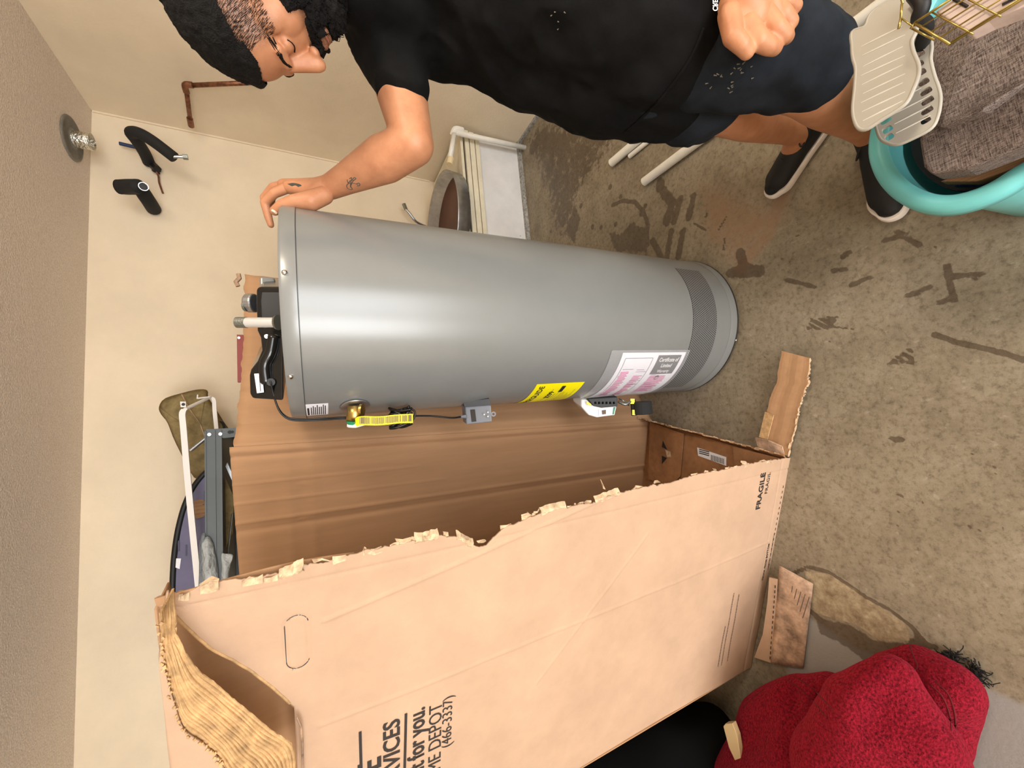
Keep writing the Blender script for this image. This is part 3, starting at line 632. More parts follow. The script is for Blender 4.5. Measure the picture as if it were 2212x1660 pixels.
for z in rows:
    a_ = tear_s(z); h_ = sd_ if z <= zlim else min(sd_, hi_f(z)); Pa.append([bp_(a_ + (h_ - a_) * i / 90, z, foff(a_ + (h_ - a_) * i / 90, z)) for i in range(91)])
    if z <= zlim: Pb.append([bp_(sd_ + (BW - sd_) * i / 150, z, foff(sd_ + (BW - sd_) * i / 150, z)) for i in range(151)])
mbp.grid(Pa).grid(Pb); o = mesh_obj('front_panel', mbp.v, mbp.f, M['card'], carton, True)
bmx = bmesh.new(); bmx.from_mesh(o.data); bmesh.ops.remove_doubles(bmx, verts=bmx.verts, dist=1e-5); bmesh.ops.recalc_face_normals(bmx, faces=bmx.faces); bmx.to_mesh(o.data); bmx.free()
md = o.modifiers.new('s', 'SOLIDIFY'); md.thickness = 0.004; md.offset = 0
fp = o; fp['label'] = 'printed front panel with a ragged torn edge'
# dark cut line of the hand hole
ax_, az_ = HC0; pts = []
for k in range(25): a = -math.pi / 2 + math.pi * k / 24; pts.append((ax_ + 0.036 + 0.018 * math.cos(a), az_ + 0.018 * math.sin(a)))
for k in range(25): a = math.pi / 2 + math.pi * k / 24; pts.append((ax_ - 0.036 + 0.018 * math.cos(a), az_ + 0.018 * math.sin(a)))
pts = [bp_(s, z, foff(s, z) + 0.0028) for s, z in pts]
MB().tube(pts[2:27], [0.0004 + 0.0006 * abs(math.sin(k * 1.7)) for k in range(25)], 5, False).tube(pts[30:49], [0.0004 + 0.0006 * abs(math.sin(k)) for k in range(19)], 5, False).build('cut_line', M['steeldark'], fp)
# print on the front panel: lines read to the right, towards the torn edge
bex = -be
def ptxt(txt, size, x, y, m=M['ink'], bold=True, sx=1.0, align='R', name='print_text'):
    s, z = bhit(x, y)
    return place_text(name, txt, size, None, None, None, m, fp, bold, sx, align, lambda X, Y: bp_(s - X, z + Y, foff(s - X, z + Y) + 0.0032))
ptxt('HOME', 0.062, 823, 1640, bold=True)
ptxt('SERVICES', 0.046, 864, 1556, bold=True, sx=1.0)
ptxt("We'll do it for you.", 0.050, 918, 1530, bold=True, sx=0.80)
ptxt('1-800-HOME DEPOT', 0.041, 956, 1519, bold=False, sx=0.92)
ptxt('(466-3337)', 0.032, 979, 1505, bold=False, sx=0.95)
def prect(x0_, y0_, x1_, y1_, h, name='print_rule', m=M['ink'], n=24):
    a, b = bhit(x0_, y0_), bhit(x1_, y1_); mb = MB()
    mb.grid([[bp_(a[0] + (b[0] - a[0]) * i / n, a[1] + (b[1] - a[1]) * i / n + dz, foff(a[0] + (b[0] - a[0]) * i / n, a[1] + (b[1] - a[1]) * i / n) + 0.0032) for i in range(n + 1)] for dz in (-h / 2, h / 2)])
    return mb.build(name, m, fp)
prect(779, 1590, 782, 1700, 0.0055); prect(878, 1546, 874, 1700, 0.0055)
ptxt('FRAGILE', 0.034, 1652, 1020, sx=1.0); ptxt('FR\u00c1GIL', 0.022, 1663, 1020, bold=False, sx=1.05)
ptxt('TRUCK FROM BOTTOM', 0.012, 1661, 1174, sx=1.1); ptxt('LIVE BULBO PARA TRANSPORTAR', 0.010, 1673, 1150, sx=0.95, bold=False)
for k, (xa, ya, xb, yb) in enumerate(((1566, 1352, 1551, 1440), (1584, 1280, 1558, 1438), (1595, 1283, 1571, 1428))):
    a, b = bhit(xa, ya), bhit(xb, yb); rr_ = random.Random(k); mb = MB(); s = a[0]
    while s < b[0]:
        w_ = rr_.uniform(0.003, 0.012); zz = a[1] + (b[1] - a[1]) * (s - a[0]) / (b[0] - a[0])
        mb.grid([[bp_(s, zz + d_, foff(s, zz) + 0.0032), bp_(s + w_, zz + d_, foff(s, zz) + 0.0032)] for d_ in (0, 0.0035)]); s += w_ + 0.0022
    mb.build('fine_print', M['inkgrey'], fp)
a, b = bhit(1696, 1045), bhit(1683, 1215); mb = MB()
for k in range(16):
    t = (k + .2) / 16; t2_ = t + 0.03; z = 0.0; 
    mb.grid([[bp_(a[0] + (b[0] - a[0]) * q, max(0.012, a[1] + (b[1] - a[1]) * q) + dz, foff(a[0] + (b[0] - a[0]) * q, .02) + 0.0032) for q in (t, t2_)] for dz in (0, 0.0025)])
mb.build('dashed_line', M['ink'], fp)
# ragged torn plies along the edge
mb = MB(); zz = 0.05
while zz < BH - 0.02:
    s = tear_s(zz); L_ = rn.uniform(0.004, 0.03); dpt = rn.uniform(0.001, 0.007); a = [bp_(s - dpt * rn.uniform(.2, 1), zz, rn.uniform(-.004, .006)), bp_(s - dpt * rn.uniform(.3, 1.0), zz + L_ * .5, rn.uniform(-.008, .006)), bp_(s - dpt * .3, zz + L_, rn.uniform(-.004, .004))]
    b = [bp_(tear_s(zz + L_ * k / 2) + 0.008, zz + L_ * k / 2, 0.0032) for k in range(3)]
    if rn.random() < 0.45: mb.grid([a, b])
    if rn.random() < 0.15: mb.grid([[p + V((0, 0, rn.uniform(-.004, .004))) - be * 0.003 + bn * rn.uniform(-.01, .002) for p in a], [p for p in a]])
    zz += L_ * rn.uniform(0.6, 1.3)
tp_ = mb.build('torn_ply', M['torn'], fp, solid=0.0012); tp_['kind'] = 'stuff'
for (x, y), (x2, y2) in (((1283, 1082), (1335, 1064)), ((605, 1242), (655, 1222)), ((1165, 1107), (1220, 1092)), ((895, 1164), (945, 1156)), ((985, 1158), (1020, 1176))):
    a, b = bhit(x, y), bhit(x2, y2); mb = MB(); n = 8
    P = []
    for j in range(4):
        P.append([bp_(a[0] + (b[0] - a[0]) * i / n - 0.006 * j + 0.008 + rn.uniform(-.002, .002), a[1] + (b[1] - a[1]) * i / n + rn.uniform(-.002, .002), 0.002 + 0.006 * math.sin(j * 1.3) + rn.uniform(-.002, .002)) for i in range(n + 1)])
    mb.grid(P).build('crumpled_edge', M['torn'], fp, solid=0.002)
MB().grid([[at(1297, 1036, 0.83), at(1303, 1056, 0.83)], [at(1303, 1048, 0.825), at(1308, 1058, 0.83)]]).build('paper_shred', M['torn'], fp, solid=0.0008)
# back panel, inside face
CBR = V((-0.03, 1.352, 0)); CBL = CBR + (BB - BA)
kn = (CBL - CBR).normalized(); kt = V((0.01, 0.0, 0))
def back_pt(t, z, off=0.0):
    top = onp(506, 966, CBR, V((kn.y, -kn.x, 0))) ; lean = (top - CBR); lean.z = 0; p0 = CBR + lean * (z / 1.62) * 1.0
    p1 = CBL; q = p0.lerp(p1, t) + V((0, 0, z)); q += V((0, 1, 0)) * (-off); return q
crk = [(508, 1105, 1396, 999), (508, 1230, 1000, 1160)]
def bko(t, z):
    o_ = 0.004 * math.sin(t * 4 + z) + 0.0016 * noise.noise(V((t * 9, z * 5, 2)))
    o_ += 0.0045 * groove(t - 0.27, 0.006) - 0.005 * groove(t - 0.30, 0.012) + 0.003 * groove(t - 0.13, 0.004) * (z > 1.1) + 0.003 * groove(t - .2, 0.004) * (z > 1.0)
    o_ += 0.004 * groove(t - 0.015, 0.008) - 0.005 * groove(t - 0.035, 0.008)
    if z > 1.3 and t < 0.85: o_ += 0.002 * groove(math.hypot(max(abs((t - 0.22) * 0.8) - 0.035, 0), z - 1.455) - 0.02, 0.003)
    o_ += 0.003 * groove(abs(z - 1.455) - 0.033, 0.01) * (t < 0.55)
    return o_
P = [[back_pt(i / 200, 1.625 * j / 150, bko(i / 200, 1.625 * j / 150)) for i in range(201)] for j in range(151)]
MB().grid(P).build('back_panel', M['cardin'], carton, smooth=True, solid=0.004)
# side panel swung open behind the heater
TR = V((0.560, 1.50, 0)); lean_top = back_pt(0, 1.625)
P = []
for j in range(61):
    z = 1.615 * j / 60; a = back_pt(0, z, bko(0, z)); tr = V((0.585, 1.50, z - .012 * j / 60)); row = []
    for i in range(61):
        t = i / 60; q = a.lerp(tr, t); q += V((-0.2, 1, 0)).normalized() * (0.05 * math.sin(math.pi * min(1, t * 1.0)) - 0.004 * groove(t - 0.06, .012) + 0.003 * groove(t - .12, .01) - 0.003 * groove(t - 0.3, .012) + 0.0015 * noise.noise(V((t * 20, z * 5, 0))))
        if i == 60: q.x += 0.006 * noise.noise(V((z * 40, 0, 0)))
        if j == 60: q.z += 0.006 * noise.noise(V((t * 20, 5, 0)))
        row.append(q)
    P.append(row)
MB().grid(P).build('side_flap', M['cardin'], carton, smooth=True, solid=0.004)
MB().tube([V((.545 + 0.014 * k, 1.50 - 0.001 * k, 1.622 + 0.006 * math.sin(k * 2))) for k in range(4)], 0.007, 6).build('crushed_corner', M['dirty'], carton)
# left side (hidden face closes the carton), bottom and lip
MB().grid([[(bp_(BW, z, 0)).lerp(CBL + V((0, 0, z)), t / 8) for t in range(9)] for z in (0.01, 0.5, 1.0, 1.455, 1.62)]).build('left_panel', M['cardin'], carton, solid=0.004)
bfl = [BA + V((0, 0, 0.012)), CBR + V((0, 0, 0.012)), CBL + V((0, 0, 0.012)), bp_(BW, 0.012)]
MB().prism([p for p in bfl], V((0, 0, 0.006))).build('bottom_panel', M['cardfloor'], carton)
def bz(x, y, z): return onz(x, y, z)
MB().prism([bz(1405, 912, 0.026), bz(1478, 937, 0.026), bz(1470, 1030, 0.026), bz(1450, 1050, 0.026), bz(1402, 1036, 0.026)], V((0, 0, 0.005))).build('bottom_flap', M['cardfloor'], carton)
MB().prism([bz(1585, 965, 0.024), bz(1690, 992, 0.024), bz(1640, 1040, 0.024), bz(1590, 1030, 0.024)], V((0, 0, 0.005))).build('bottom_flap', M['cardfloor'], carton)
for tri in (((1432, 952), (1441, 972), (1430, 966)), ((1430, 985), (1441, 990), (1430, 1003))):
    MB().prism([bz(x, y, 0.0315) for x, y in tri], V((0, 0, 0.0006))).build('cut_slot', M['ink'], carton)
MB().prism([bz(x, y, 0.033) for x, y in ((1437, 972), (1448, 976), (1450, 988), (1441, 988))], V((0, 0, 0.001))).build('paper_shred', M['torn'], carton)
st = MB().prism([bz(x, y, 0.0195) for x, y in ((1506, 967), (1569, 988), (1569, 1007), (1508, 985))], V((0, 0, 0.0006))).build('shipping_sticker', M['paper'], carton)
mb = MB()
for k in range(9): xx = 1536 + k * 3.3; mb.prism([bz(xx, 983 + k * 1.0, 0.0202), bz(xx + 1.4, 983.4 + k * 1.0, 0.0202), bz(xx + 1.4, 995.4 + k * 1.0, 0.0202), bz(xx, 995 + k * 1.0, 0.0202)], V((0, 0, 0.0003)))
for k in range(3): mb.prism([bz(1510, 970 + 4 * k, 0.0202), bz(1532, 976 + 4 * k, 0.0202), bz(1532, 978 + 4 * k, 0.0202), bz(1510, 972 + 4 * k, 0.0202)], V((0, 0, 0.0003)))
mb.build('barcode', M['ink'], st)
# low torn lip at the open side
P = []
for i in range(41):
    t = i / 40; b0 = CBR.lerp(BA, t) + V((0, 0, 0.008)); h = (0.055 * (1 - t) + 0.02) * (1 + 0.25 * noise.noise(V((t * 12, 1, 1)))) + 0.006 * noise.noise(V((t * 50, 4, 0)))
    P.append([b0, b0 + V((0.02, 0.0, h))])
MB().grid(P).build('torn_lip', M['cardfloor'], carton, solid=0.005)
mb = MB()
for i in range(60):
    i2 = min(39, int(i / 60 * 40)); a, b = P[i2][1], P[i2 + 1][1]; ja = V((rn.uniform(-.003, .003), rn.uniform(-.003, .003), rn.uniform(-.002, .002))); mb.tube([a + ja, b + ja], [rn.uniform(.0008, .003), rn.uniform(.0008, .003)], 5)
o = mb.build('torn_ply', M['torn'], carton); o['kind'] = 'stuff'
# torn strip lying on the floor to the right
def wavy(pts, n, amp): 
    out = []
    for a, b in zip(pts[:-1], pts[1:]):
        for k in range(n): q = a.lerp(b, k / n); out.append(q + V((rn.uniform(-amp, amp), rn.uniform(-amp, amp), 0)))
    out.append(pts[-1]); return out
L1 = wavy([onz(1690, 758, .035), onz(1678, 830, .03), onz(1665, 860, .03), onz(1655, 900, .025), onz(1638, 970, .02)], 6, 0.0025)
L2 = wavy([onz(1750, 775, .03), onz(1745, 830, .03), onz(1730, 870, .026), onz(1722, 905, .024), onz(1703, 985, .02)], 6, 0.002)
P = [[a.lerp(b, i / 10) + V((0, 0, 0.0006 * math.sin(i * 1.3) + 0.002 * math.sin(k * 0.25))) for i in range(11)] for k, (a, b) in enumerate(zip(L1, L2))]
MB().grid(P).build('torn_strip', M['cardin'], carton, solid=0.006)
mb = MB()
for k in range(len(L2) - 1):
    a, b = L2[k], L2[k + 1]; ja = V((rn.uniform(-.003, .003), rn.uniform(-.003, .003), .001)); mb.tube([a + ja, (a + b) / 2 + ja * rn.uniform(-1, 1), b + ja], [rn.uniform(.001, .003), rn.uniform(.002, .005), rn.uniform(.001, .003)], 5)
o = mb.build('torn_ply', M['torn'], carton); o['kind'] = 'stuff'
MB().grid([[onz(1653, 890, .034), onz(1672, 897, .034)], [onz(1640, 945, .03), onz(1658, 950, .03)]]).build('exposed_flutes', M['flute'], carton, solid=0.004)
MB().grid([[onz(1632, 946, .04), onz(1660, 952, .045), onz(1690, 965, .035)], [onz(1640, 975, .02), onz(1660, 975, .025), onz(1695, 985, .02)]]).build('folded_scrap', M['dirty'], carton, solid=0.005)
# outer bottom flap in front
G = [[onz(x, y, z) for x, y, z in r_] for r_ in (((1662, 1248, .05), (1680, 1252, .045)), ((1658, 1300, .045), (1677, 1310, .035)), ((1648, 1370, .04), (1672, 1380, .03)), ((1630, 1420, .03), (1665, 1432, .02)))]
MB().grid(G).build('bottom_flap', M['card'], carton, solid=0.004)
G = []
for k in range(13):
    t = k / 12; a = V((1684 - 18 * t, 1222 + 210 * t, 0)); b = V((1757 - 22 * t, 1262 + 182 * t, 0)); row = []
    for i in range(8):
        q = a.lerp(b, i / 7); row.append(onz(q.x, q.y, 0.035 - 0.004 * i + 0.004 * noise.noise(V((k * .7, i * .6, 0)))))
    G.append(row)
ff = MB().grid(G).build('crushed_flap', M['dirty'], carton, solid=0.005, smooth=True)
mb = MB()
for k in range(15):
    t = (k + 0.3) / 15; a = onz(1675 - 12 * t, 1262 + 165 * t, .0475 - .02 * t); b = onz(1675 - 12 * (t + .035), 1262 + 165 * (t + .035), .0475 - .02 * t); mb.tube([a, b], 0.0012, 4)
mb.build('dashed_line', M['ink'], carton)
mb = MB()
for k in range(5):
    q = (1700 + 9 * k, 1262 + 6 * k); mb.tube([onz(q[0] + 12, q[1] + 5, .045), onz(q[0] + 10 - 3 * k, q[1] + 18 + 8 * k, .044)], 0.0014, 4)
mb.build('ink_smear', M['inkgrey'], ff)
# delaminated top corner: ribbed inner plies over smooth tan paper
E1 = [bhit(*q, 0.045) for q in ((350, 1322), (375, 1360), (392, 1392), (402, 1412), (430, 1448), (480, 1490), (530, 1530), (580, 1575), (620, 1598), (636, 1630), (636, 1700))]
E2 = [bhit(*q, 0.045) for q in ((346, 1324), (352, 1400), (360, 1450), (380, 1520), (400, 1572), (440, 1602), (470, 1630), (488, 1660), (510, 1690), (540, 1730), (560, 1760))]
E0 = [bhit(*q, 0.045) for q in ((341, 1318), (343, 1390), (348, 1450), (353, 1500), (358, 1545), (362, 1590), (366, 1625), (370, 1660), (374, 1700), (380, 1740), (384, 1760))]
e1 = spline([V((a, b, 0)) for a, b in E1], 8); e2 = spline([V((a, b, 0)) for a, b in E2], 8); e0 = spline([V((a, b, 0)) for a, b in E0], 8)
NR = 150; P = []
for k in range(len(e1)):
    row = []
    for i in range(NR + 1):
        t = i / NR; q = e1[k].lerp(e2[k], t); rag = 0.004 * noise.noise(V((k * .5, t * 3, 0))) if i in (0, NR) else 0
        rib = 0.0026 * math.sin(t * 2 * math.pi * 14 + 0.5 * math.sin(k * .05)) * (0.8 + 0.9 * noise.noise(V((t * 6, k * 0.05, 2)))) + 0.003 * noise.noise(V((t * 9, k * .12, 5)))
        row.append(bp_(q.x + rag, q.y, 0.045 - 0.05 * max(0, 1 - k / 10) * (1 - t) + rib))
    P.append(row)
MB().grid(P).build('exposed_flutes', M['flute'], carton, smooth=False, solid=0.003)
P = [[bp_(e2[k].lerp(e0[k], i / 12).x, e2[k].lerp(e0[k], i / 12).y, 0.048 - 0.045 * max(0, 1 - k / 12)) for i in range(13)] for k in range(len(e2))]
MB().grid(P).build('top_flap', M['card'], carton, smooth=True, solid=0.004)
mb = MB()
for k in range(2, len(e2) - 1, 1):
    a = e2[k]; mb.box(bp_(a.x + rn.uniform(-.003, .003), a.y + rn.uniform(-.003, .003), 0.051), (rn.uniform(.002, .005), 0.003, rn.uniform(.001, .004)), Matrix.Rotation(rn.uniform(-1, 1), 3, 'Y'))
o = mb.build('torn_ply', M['flute'], carton); o['kind'] = 'stuff'
# second ply folded behind the slot
dd = [bhit(*q) for q in ((352, 1316), (400, 1365), (450, 1412), (500, 1438), (545, 1465), (590, 1500), (637, 1543))]
P = []
for k in range(15):
    z = 1.36 + 0.272 * k / 14; P.append([bp_(0.004 + (BW - 0.004) * i / 20, z, -0.012 - 0.055 * min(1, i / 4) - 0.01 * math.sin(k * .3)) for i in range(21)])
MB().grid(P).build('inner_flap', M['cardin'], carton, smooth=True, solid=0.003)
MB().grid([[bp_(0.02 + (BW - 0.02) * i / 20, 1.632, -0.065 + 0.062 * j / 3) for i in range(21)] for j in range(4)]).build('added_slot_cover', M['cardin'], carton, smooth=True, solid=0.003)  # cover added across the slot to block light and keep it dark
P = [[bp_(s + 0.03 * t + 0.002, z - 0.030 * t + .002, foff(s, z) - 0.002 - 0.035 * t) for t in (0, .25, .5, .75, 1)] for s, z in dd]
MB().grid(P).build('folded_edge', M['cardin'], carton, smooth=True, solid=0.002)
mb = MB()
mb.tube([bp_(s + rn.uniform(-.001, .001), z, foff(s, z) + 0.001) for s, z in [((a[0] * (1 - f) + b[0] * f), (a[1] * (1 - f) + b[1] * f)) for a, b in zip(dd[:-1], dd[1:]) for f in (0, .25, .5, .75)]], 0.0028, 6)
mb.build('cut_edge', M['flute'], carton)
o = MB().tube([bp_(*bhit(*q), 0.004) for q in ((641, 1545), (650, 1565), (653, 1600), (654, 1660), (655, 1700))], 0.002, 6).build('cut_edge', M['dirty'], carton)

# ------------------------------------------------------------------ pipes and fittings on the walls
def simple(name, mbs, label, cat, group=None): 
    pass
t = thing('vent_pipe_stub', (1.755, 2.73, HC), 'short foil covered vent pipe with a round grey collar on the ceiling corner', 'vent pipe')
vc = V((1.735, 2.70, HC)); MB().lathe([(0.112, -0.001), (0.110, -0.006), (0.098, -0.009), (0.092, -0.003), (0.080, -0.010), (0.074, -0.004), (0.064, -0.011), (0.058, -0.005), (0.048, -0.011), (0.03, -0.011)], vc, (0, 0, 1), 48).build('ceiling_collar', M['ductgrey'], t, smooth=True)
ventd = V((0.02, -0.02, -1)).normalized()
MB().lathe([(0.040, 0), (0.043, 0.02), (0.041, 0.05), (0.044, 0.075), (0.041, 0.075), (0.038, 0.0)], vc + V((0, 0, -0.006)), ventd, 32).build('foil_sleeve', M['foil'], t, smooth=True)
MB().lathe([(0.0005, 0.03), (0.040, 0.03)], vc, ventd, 24).build('dark_bore', M['black'], t)
t = thing('insulated_pipe', ony(322, 350, YB), 'hooked pipe in black foam with a bare metal end, upper one on the back wall', 'pipe')
wb = lambda x, y, d: ony(x, y, YB - d)
MB().tube(spline([wb(322, 352, 0.02), wb(312, 330, 0.1), wb(296, 305, 0.2), wb(284, 288, 0.26), wb(300, 288, 0.3), wb(330, 305, 0.31), wb(376, 340, 0.31)], 6), 0.030, 16).build('foam_sleeve', M['foam'], t, smooth=True)
MB().tube([wb(374, 338, 0.31), wb(395, 339, 0.31)], 0.009, 12).build('metal_stub', M['alu'], t)
MB().tube([wb(395, 339, 0.31), wb(406, 340, 0.31)], 0.015, 6).build('pipe_nut', M['zinc'], t)
MB().tube([wb(258, 310, 0.05), wb(292, 318, 0.05)], 0.010, 10).build('blue_tube', M['blue'], t)
MB().tube(spline([wb(312, 345, .03), wb(322, 355, .04), wb(336, 358, .03), wb(330, 368, .04), wb(345, 375, .02)], 5), [0.006] * 21, 8).tube([wb(325, 352, .02), wb(340, 366, .05)], 0.022, 7).build('torn_tape', M['black'], t)
MB().tube(spline([wb(335, 368, .04), wb(342, 380, .03), wb(344, 395, .02), wb(352, 418, .01)], 5), 0.005, 8).build('hanging_wire', M['copper'], t)
t = thing('insulated_pipe', ony(330, 455, YB), 'short bent pipe in black foam with an open end, lower one on the back wall', 'pipe')
MB().tube(spline([wb(332, 452, 0.03), wb(318, 430, 0.14), wb(300, 408, 0.2), wb(270, 405, 0.24), wb(256, 404, 0.26)], 6), [0.036] * 25, 16).build('foam_sleeve', M['foam'], t, smooth=True)
MB().tube(spline([wb(262, 404, 0.25), wb(280, 403, 0.28), wb(300, 403, 0.33)], 6), 0.036, 16).tube([wb(250, 404, .25), wb(262, 404, 0.25)], [0.022, 0.036], 14).build('foam_elbow', M['foam'], t, smooth=True)
e_ = wb(310, 403, 0.345); MB().lathe([(0.018, 0.0), (0.021, 0.0), (0.021, 0.010), (0.018, 0.010)], e_, CAM - e_, 20).build('pipe_rim', M['alu'], t)
MB().lathe([(0.0005, 0.008), (0.016, 0.008)], e_, CAM - e_, 20).build('dark_bore', M['black'], t)
t = thing('copper_pipe', onx(400, 185, XR), 'bent brown copper pipe on the side wall beside the man\'s forehead', 'pipe')
wr = lambda x, y, d: onx(x, y, XR - d)
MB().tube([wr(560, 178, .05), wr(402, 185, 0.05)], 0.0115, 12).build('copper_run', M['copper'], t, smooth=True)
MB().tube(spline([wr(416, 184, 0.05), wr(400, 184, .05), wr(403, 200, 0.055)], 5), 0.0155, 12).build('copper_elbow', M['copper'], t, smooth=True)
MB().tube([wr(402, 190, 0.05), wr(412, 268, 0.06)], 0.0115, 12).build('copper_drop', M['copper'], t, smooth=True)
MB().tube([wr(410, 256, 0.06), wr(413, 272, 0.06)], 0.016, 12).build('copper_cap', M['copper'], t)
t = thing('condensate_pipe', (1.93, 2.22, 0.02), 'white plastic drain pipe with an elbow running down beside the white platform', 'pipe')
py_ = lambda x, y, Y: ony(x, y, Y)
el = py_(985, 287, 2.19); 
MB().tube([el, V((el.x + 0.02, 2.19, 0.03)).lerp(py_(1143, 320, 2.19), 0.7)], 0.0165, 18).build('pipe_drop', M['pvc'], t, smooth=True)
MB().tube(spline([py_(1000, 283, 2.19), py_(984, 280, 2.19), py_(978, 292, 2.22)], 6), 0.021, 18).build('pipe_elbow', M['pvc'], t, smooth=True)
MB().tube([py_(981, 290, 2.2), py_(972, 345, 2.2)], 0.0165, 18).build('pipe_branch', M['pvc'], t, smooth=True)
MB().tube([py_(974, 342, 2.2), py_(971, 356, 2.2)], 0.021, 18).build('pipe_cap', M['pvccap'], t)
t = thing('drain_pan', (1.42, 2.56, PT), 'round aluminium drain pan with a rusty brown floor on the platform', 'pan')
MB().lathe([(0.0005, 0.004), (0.345, 0.004), (0.355, 0.085), (0.362, 0.088), (0.362, 0.082), (0.355, 0.0), (0.0005, 0.0)], (1.46, 2.52, PT + 0.003), (0, 0, 1), 72).build('pan_wall', M['alu'], t, smooth=True)
MB().lathe([(0.0005, 0.0065), (0.338, 0.0065)], (1.46, 2.52, PT + 0.003), (0, 0, 1), 48).build('pan_floor', M['brown'], t)
t = thing('gas_connector', ony(885, 470, YB), 'flexible steel connector hose with a nut sticking out of the back wall', 'hose')
MB().tube(spline([wb(925, 492, 0.0), wb(900, 480, 0.08), wb(885, 462, 0.1), wb(876, 452, .1)], 8), [0.009 + 0.0018 * (i % 2) for i in range(25)], 10).build('braided_hose', M['alu'], t, smooth=True)
MB().tube([wb(877, 453, .1), wb(872, 441, .1)], 0.015, 6).build('hose_nut', M['zinc'], t)
# loose pvc pipes on the floor
def floorpipe(a, b, r, label, m='pvc'):
    A = onz(*a, r + 0.001); B = onz(*b, r + 0.001); d = (B - A).normalized(); t = thing('plastic_pipe', A, label, 'pipe', None)
    MB().tube([A, B], r, 20).build('pipe_tube', M[m], t, smooth=True); smooth_by_angle(t.children[0], 50)
    MB().lathe([(r * .8, 0.0006), (r * 1.0, 0.0006)], A, -d, 20).build('pipe_rim', M['pvccap'], t)
floorpipe((1321, 352), (1785, -40), 0.020, 'thick white plastic pipe on the floor, farthest of the three loose pipes')
floorpipe((1360, 338), (1800, -20), 0.011, 'thin white plastic pipe on the floor between the two thick loose pipes')
floorpipe((1391, 393), (1925, -6), 0.019, 'white plastic pipe on the floor, the loose pipe nearest the camera')
# ------------------------------------------------------------------ things leaning behind the carton
# metal shelving unit: posts on the floor platform, beams, boards
SY0, SY1, SX0, SX1 = 2.30, 2.68, -1.30, 0.115
t = thing('shelving_unit', ((SX0 + SX1) / 2, 2.5, PT), 'dark grey metal shelving unit standing on the platform behind the carton', 'shelving')
SZ = 1.80
for X_, sx in ((SX1, -1), (SX0, 1)):
    for Y_, sy in ((SY0, 1), (SY1, -1)):
        if PT < 1: MB().box((X_ - sx * 0.0, Y_, (PT + 1.865) / 2), (0.004, 0.034, 1.865 - PT)).box((X_ + sx * 0.018, Y_ - sy * 0.016, (PT + 1.865) / 2), (0.036, 0.004, 1.865 - PT)).build('post', M['rail'], t)
for z in (1.83, 1.30, 0.80):
    for Y_ in (SY0 - 0.022, SY1 + 0.022):
        b_ = MB().box(((SX0 + SX1) / 2, Y_, z + 0.003), (SX1 - SX0, 0.003, 0.062)).box(((SX0 + SX1) / 2, Y_ - 0.003, z + 0.031), (SX1 - SX0, 0.008, 0.006)).box(((SX0 + SX1) / 2, Y_ - 0.003, z - 0.026), (SX1 - SX0, 0.008, 0.010)).box(((SX0 + SX1) / 2, Y_ - 0.003, z - 0.004), (SX1 - SX0, 0.010, 0.006)).build('shelf_beam', M['rail'], t)
    for X_ in (SX0, SX1): MB().box((X_ - 0.004 if X_ > 0 else X_ + .004, 2.49, z + 0.01), (0.003, 0.36, 0.07)).build('end_beam', M['rail'], t)
    MB().box(((SX0 + SX1) / 2, (SY0 + SY1) / 2, z - 0.012), (SX1 - SX0 - 0.02, SY1 - SY0, 0.012)).build('shelf_board', M['rail'], t)
for q in ((452, 939), (476, 938)): MB().tube([ony(*q, 2.277), ony(*q, 2.268)], 0.007, 10).build('rivet', M['chrome'], t)
MB().prism([ony(x, y, 2.277) for x, y in ((445, 928), (519, 924), (519, 943), (484, 947), (446, 938))], (0, 0.003, 0)).build('corner_plate', M['rail'], t)
MB().tube([ony(496, 934, 2.276), ony(496, 934, 2.272)], 0.008, 10).tube([ony(502, 933.5, 2.276), ony(502, 933.5, 2.272)], 0.006, 10).build('keyhole', M['black'], t)
ST = SZ + 0.025

t = thing('canvas_bag', ony(420, 940, 2.62), 'folded khaki canvas bag standing on the shelf behind the white frame', 'bag')
yb_ = 2.62
out = [(346, 880), (360, 862), (400, 850), (432, 843), (446, 845), (447, 858), (462, 880), (480, 910), (500, 935), (506, 975), (505, 1030), (430, 1036), (410, 1010), (385, 960), (366, 915), (350, 895)]
cen = ony(435, 940, yb_)
P0 = [ony(x, y, yb_) for x, y in out]
for p in P0: p.z = max(p.z, ST)
P0 = spline(P0, 3, True); P = []
for j in range(9):
    tt = j / 8; row = []
    for p in P0 + [P0[0]]:
        q = cen.lerp(p, tt); q = V((q.x, yb_ - 0.06 * math.sqrt(max(0, 1 - tt ** 2)) - 0.02 * noise.noise(q * 9), q.z)); row.append(q)
    P.append(row)
MB().grid(P).build('canvas_body', M['khaki'], t, smooth=True, solid=0.01)
MB().tube([ony(x, y, yb_ - 0.068) for x, y in ((392, 852), (410, 885), (432, 915), (448, 960))], 0.002, 6).build('seam', M['dirty'], t)
MB().tube(spline([ony(x, y, yb_ - 0.02) for x, y in ((474, 912), (481, 914), (484, 926), (478, 930))], 4), 0.007, 8).build('strap_loop', M['black'], t)

